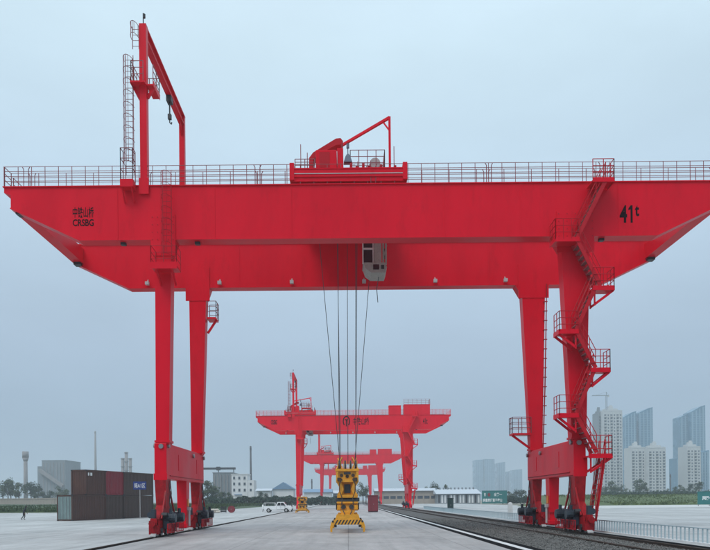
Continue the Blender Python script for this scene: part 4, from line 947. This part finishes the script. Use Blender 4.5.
def glasstower(u0, u1, vl, vr, Y, label, depth=24, group='blue glass towers on the skyline'):
    x0, x1 = XU(u0, Y, 450), XU(u1, Y, 450); zl, zr = ZV(u0, vl, Y), ZV(u1, vr, Y); w = x1-x0
    r = empty('glass_tower', ((x0+x1)/2, Y, 0)); tag(r, label, 'tower block', group)
    MB().prism([(-w/2, -.4), (w/2, -.4), (w/2, zr), (w*.2, zl+(zr-zl)*.82), (-w/2, zl)], 0, depth).build('wall', M['bluetower'], r)
    k = max(3, int(w/4.2)); f = MB()
    for i in range(k):
        x = -w/2+w*(i+.5)/k; zt = zl+(zr-zl)*(i+.5)/k-1.5; f.box(x-(.9 if i % 3 else 1.4), x+.6, -.6, -.001, 2, zt)
    tag(f.build('facade_fins', M['bandblue'], r), kind='stuff')
    g = MB()
    for j in range(int(min(zl, zr)/3.4)): g.box(-w/2+.05, w/2-.05, -.22, -.002, 3+j*3.4, 3.5+j*3.4)
    tag(g.build('floor_bands', M['bandblue'], r), kind='stuff')
    return r
apartment(604, 622.5, 411, 840, 'tallest pale apartment tower with a tower crane behind the stairs of the right leg', M['apt'], floors=26, cols=6)
apartment(599, 604, 413, 850, 'narrow greyish tower close against the tallest pale apartment tower', M['wallgrey'], floors=26, cols=2)
glasstower(624, 636.5, 417, 411, 1000, 'blue tower just right of the tallest pale apartment tower')
glasstower(638.5, 653, 413, 407, 1010, 'tallest blue tower of the left hand pair on the skyline')
apartment(631.5, 645, 448, 800, 'shorter pale apartment tower in front of the left pair of blue towers', M['apt'], floors=15, cols=4)
apartment(648.5, 665.5, 448, 790, 'shorter pale apartment tower in front of the gap right of the blue pair', M['apt'], floors=15, cols=5)
glasstower(680.5, 691, 417, 413, 1030, 'left lower half of the big blue tower at the right')
glasstower(691.2, 705.5, 412, 405, 1020, 'right taller half of the big blue tower at the right')
apartment(687, 700.5, 447, 800, 'shorter pale apartment tower in front of the big blue tower', M['apt'], floors=15, cols=4)
glasstower(701, 709, 452, 450, 830, 'low blue grey tower at the right edge of the skyline')
glasstower(677.5, 683, 458, 457, 900, 'low blue grey tower at the left foot of the big blue tower')
glasstower(475, 483.5, 460, 459.5, 1900, 'left of the two faint blocks seen through the haze beside the right rear leg', 40)
glasstower(484, 494.5, 459, 459, 1900, 'broad faint block in the haze left of the right rear leg', 40)
glasstower(497.5, 505, 463, 462, 1950, 'slim faint tower in the haze above the green board', 40)
glasstower(506, 509.5, 472, 471, 1990, 'lower faint tower in the haze right of the slim one', 40)
glasstower(513, 522, 470, 469, 2050, 'faintest tower in the haze close to the right rear leg', 40)
# tower crane on the tall apartment tower
Yt = 845; tx = XU(606.5, Yt, 410); tz = ZV(606, 412, Yt); ttop = ZV(606, 392, Yt); jz = ZV(606, 395.5, Yt)
t = empty('tower_crane', (tx, Yt, tz)); tag(t, 'distant grey tower crane above the tallest apartment tower', 'tower crane')
tm = MB()
for sx in (-.8, .8):
    for sy in (-.8, .8): tm.bar((sx, sy, 0), (sx, sy, jz-tz), .22, .22)
for k in range(8): z = (jz-tz)*k/8; z2 = (jz-tz)*(k+1)/8; tm.bar((-.8, -.8, z), (.8, -.8, z2), .14, .14).bar((.8, .8, z), (-.8, .8, z2), .14, .14)
tm.build('mast', M['wallgrey'], t)
jl = XU(592, Yt, 395)-tx; jr = XU(609, Yt, 395)-tx; j = MB().bar((jl, 0, jz-tz), (jr, 0, jz-tz), .7, .9).bar((0, 0, jz-tz), (0, 0, ttop-tz), .6, .6).rod((0, 0, ttop-tz), (jl*.75, 0, jz-tz+.4), .12, 4).rod((0, 0, ttop-tz), (jr, 0, jz-tz+.4), .12, 4)
j.build('jib', M['wallgrey'], t); MB().box(jr-1.6, jr, -.6, .6, jz-tz-1.8, jz-tz-.4).build('counterweight', M['concrete2'], t)

def chimney(u, w_px, vt, Y, label, m, flare=0., top=1.):
    x = XU(u, Y, 470); zt = ZV(u, vt, Y); r0 = w_px/2*Y/F
    r = empty('chimney', (x, Y, 0)); tag(r, label, 'chimney')
    MB().rod((0, 0, -.4), (0, 0, zt-(6 if flare else 0)), r0, 16, r0*top).build('shaft', m, r, True)
    if flare:
        MB().rod((0, 0, zt-8), (0, 0, zt-5), r0*top, 16, r0*flare).rod((0, 0, zt-5), (0, 0, zt), r0*flare, 16).build('head', m, r, True)
    else: MB().rod((0, 0, zt-2.5), (0, 0, zt-1), r0*top*1.15, 16).build('band', m, r)
    return r
chimney(25.6, 4.2, 451.5, 560, 'grey concrete chimney with a wider head left of the containers', M['chim'], 1.45, .85)
chimney(95.6, 2.9, 431, 760, 'tall slender grey chimney rising behind the upper left container', M['chim'], 0, .55)
chimney(250.8, 2.4, 446, 430, 'tall thin dark chimney behind the white building', M['chimdark'], 0, .7)
chimney(311.7, 1.3, 479, 420, 'thin dark stack right of the second crane leg', M['chimdark'])
chimney(670.3, 1.4, 474, 560, 'short thin dark stack between the pale apartment towers', M['chimdark'])
for u, v, lab in ((122.8, 458, 'left column of the triple process tower behind the containers'), (126.4, 452, 'middle tallest column of the triple process tower behind the containers'), (130.3, 458, 'right column of the triple process tower behind the containers')):
    Y = 640; x = XU(u, Y, 470); zt = ZV(u, v, Y); r = empty('process_column', (x, Y, 0)); tag(r, lab, 'tower', 'process columns behind the containers')
    MB().rod((0, 0, -.4), (0, 0, zt), 1.45, 14).build('shell', M['chim'], r, True)
    g = MB()
    for k in range(5): z = zt*(.3+.17*k); g.rod((0, 0, z), (0, 0, z+.4), 1.9, 14)
    g.build('gallery', M['wallgrey'], r)
def block(name, u0, u1, vt, Y, m, label, cat='building', depth=20, roof=None, win=None, zb=-.4, roofm=None, group=None, rp=1.5):
    x0, x1 = XU(u0, Y, 485), XU(u1, Y, 485); zt = ZV((u0+u1)/2, vt, Y); w = x1-x0
    r = empty(name, ((x0+x1)/2, Y, 0)); tag(r, label, cat, group)
    MB().box(-w/2, w/2, 0, depth, zb, zt).build('wall', m, r)
    if roof == 'gable':
        MB().prism([(-.8, zt-.1), (depth+.8, zt-.1), (depth/2, zt+rp)], -w/2-.6, w/2+.6, 'x').build('roof', roofm or M['slate'], r)
    elif roof == 'end':
        MB().prism([(-w/2-.6, zt-.05), (w/2+.6, zt-.05), (0, zt+rp)], -.7, depth+.6).build('roof', roofm or M['slate'], r)
    else: MB().box(-w/2-.25, w/2+.25, -.25, depth+.25, zt+.001, zt+.45).build('roof', roofm or m, r)
    if win: windows(r, -w/2, w/2, *win)
    return r, w, zt
# grey plant on the left with its sloping conveyor
pl, w, zt = block('power_plant', 42, 65.5, 460.5, 700, M['wallgrey'], 'hazy grey plant building with a sloping conveyor left of the containers', depth=40)
x_, z_ = XU(36, 700)-pl.location.x, ZV(38, 466, 700); MB().box(x_, -w/2-.01, 4, 30, -.4, z_).build('annex', M['wallgrey'], pl)
MB().bar((XU(41, 700)-pl.location.x, -3, ZV(41, 470, 700)), (XU(64, 700)-pl.location.x, -3, ZV(64, 486, 700)), 3, 3.2).build('conveyor', M['chim'], pl)
fs = MB()
for k in range(7): xx = -w/2+w*(k+.5)/7; fs.box(xx-.3, xx+.3, -.4, -.001, 0, zt-2)
fs.build('facade_ribs', M['chim'], pl)
r, w, zt = block('boundary_wall', -40, 72, 499.2, 345, M['wallbeige'], 'long pale boundary wall beyond the dark grass on the left', 'wall', .4)
for k in range(40): xx = -w/2+w*(k+.5)/40; MB().box(xx-.25, xx+.25, -.12, -.001, -.4, zt+.2).build('pier', M['wallbeige'], r)
# plant and overhead conveyor beside the left leg
gp, w, zt = block('process_plant', 213, 232.5, 473, 420, M['wallgrey'], 'tall blue grey plant building right of the left crane leg', depth=25)
for k in range(6): xx = -w/2+w*(k+.5)/6; MB().box(xx-.25, xx+.25, -.5, -.001, 0, zt-1).build('rib', M['chim'], gp)
Y = 400; zc = ZV(220, 468.5, Y); cv = empty('overhead_conveyor', (XU(207, Y, 470), Y, 0)); tag(cv, 'dark overhead conveyor bridge crossing above the blue grey plant', 'conveyor')
wl = XU(235.5, Y, 470)-XU(200, Y, 470); MB().box(-4, wl-4, -1.2, 1.2, zc-.55, zc+.55).build('gallery', M['dark'], cv); MB().box(5.5, 7.5, -1.4, 1.4, zc-1.0, zc+1.0).build('drive_house', M['dark'], cv)
for xx in (-3, 6.5, wl-5): MB().box(xx-.25, xx+.25, -.3, .3, -.4, zc-.55).build('trestle', M['wallgrey'], cv)
wb, w, zt = block('office_building', 231.5, 247.5, 474.5, 385, M['wallwhite'], 'white three storey building with dark windows below the thin chimney', depth=12)
for j, v in enumerate((478, 483.8, 490)):
    for i, u in enumerate((234.3, 239.5, 244.8)):
        cx_ = XU(u, 385)-wb.location.x; cz_ = ZV(u, v, 385); w_ = MB().box(cx_-.55, cx_+.55, -.05, .1, cz_-.75, cz_+.75).build('window', M['win'], wb); MB().box(cx_-.7, cx_+.7, -.14, -.051, cz_-.9, cz_-.76).build('sill', M['concrete2'], w_)
x0_, x1_ = XU(247.6, 385)-wb.location.x, XU(254, 385)-wb.location.x; z_ = ZV(250, 480, 385); an_ = MB().box(x0_, x1_, .3, 11, -.4, z_).build('wing', M['wallwhite'], wb)
for v in (484, 490): cz_ = ZV(250, v, 385); cx_ = (x0_+x1_)/2; MB().box(cx_-.5, cx_+.5, .24, .4, cz_-.7, cz_+.7).build('window', M['win'], an_)
cz_ = ZV(239, 494.5, 385); MB().box(XU(234.5, 385)-wb.location.x, XU(242, 385)-wb.location.x, -.9, -.001, cz_-.2, cz_+.2).build('canopy', M['slate'], wb)
# cottages and sheds along the far edge
h, w, zt = block('cottage', 256.5, 270.5, 490.5, 340, M['wallwhite'], 'low white cottage with small dark windows right of the white building', 'house', 8, 'gable', (2.0, 3.6, 0, 5, 1, .8, 1.1, None, False), roofm=M['paleroof'], rp=1.0)
h, w, zt = block('cottage', 273, 293.5, 489, 345, M['wallwhite'], 'white house with a peaked blue grey roof left of the second crane leg', 'house', 12, 'end', (2.0, 4.2, 0, 6, 1, .8, 1.4, None, False), rp=3.4)
block('shed', 304, 331, 492, 340, M['wallwhite'], 'low pale shed with a blue roof right of the second crane leg', 'shed', 14, 'gable', None, roofm=M['slate'], rp=1.6)
block('shed', 333, 352, 493, 350, M['wallgrey'], 'low grey shed behind the yellow spreader', 'shed', 14, 'gable', None, roofm=M['paleroof'], rp=1.4)
wh, w, zt = block('warehouse', 376, 437, 490.6, 300, M['wallbeige'], 'long beige warehouse with a pale roof behind the second crane leg', 'warehouse', 24, 'gable', None, roofm=M['paleroof'], rp=1.2)
for k in range(9): xx = -w/2+w*(k+.5)/9; MB().box(xx-1.1, xx+1.1, -.06, .1, 2.2, 3.4).build('window', M['win'], wh)
for k in range(10): xx = -w/2+w*k/9; MB().box(xx-.15, xx+.15, -.14, -.001, -.4, zt-.3).build('pilaster', M['wallbeige'], wh)
gs, w, zt = block('metal_shed', 437.5, 480, 493.5, 290, M['wallgrey'], 'low grey metal shed with a pale ribbed roof left of the green board', 'shed', 22, 'gable', None, roofm=M['paleroof'], rp=2.0)
for k in range(14): xx = -w/2+w*(k+.5)/14; MB().box(xx-.35, xx+.35, -.08, -.001, .3, zt-.6).build('panel_rib', M['wallwhite'] if k % 3 else M['dark'], gs)
for k in range(11): xx = -w/2+w*(k+.5)/11; MB().box(xx-.25, xx+.25, 10.4, 11.6, zt+1.9, zt+2.7).build('roof_vent', M['wallgrey'], gs)

# ------------------------------------------------------------------ haze
hz = MB().box(-3600, 3600, -250, 4300, -1.4, 165).build('haze', None)
hm = bpy.data.materials.new('haze_air'); hm.use_nodes = True; t = hm.node_tree; t.nodes.remove(t.nodes['Principled BSDF'])
pv = t.nodes.new('ShaderNodeVolumePrincipled'); pv.inputs['Color'].default_value = (.80, .89, .96, 1); pv.inputs['Density'].default_value = .00047; pv.inputs['Anisotropy'].default_value = .2
t.links.new(pv.outputs[0], t.nodes['Material Output'].inputs['Volume']); hz.data.materials.append(hm)
tag(hz, 'pale blue haze hanging over the whole yard and skyline', 'haze', kind='stuff')
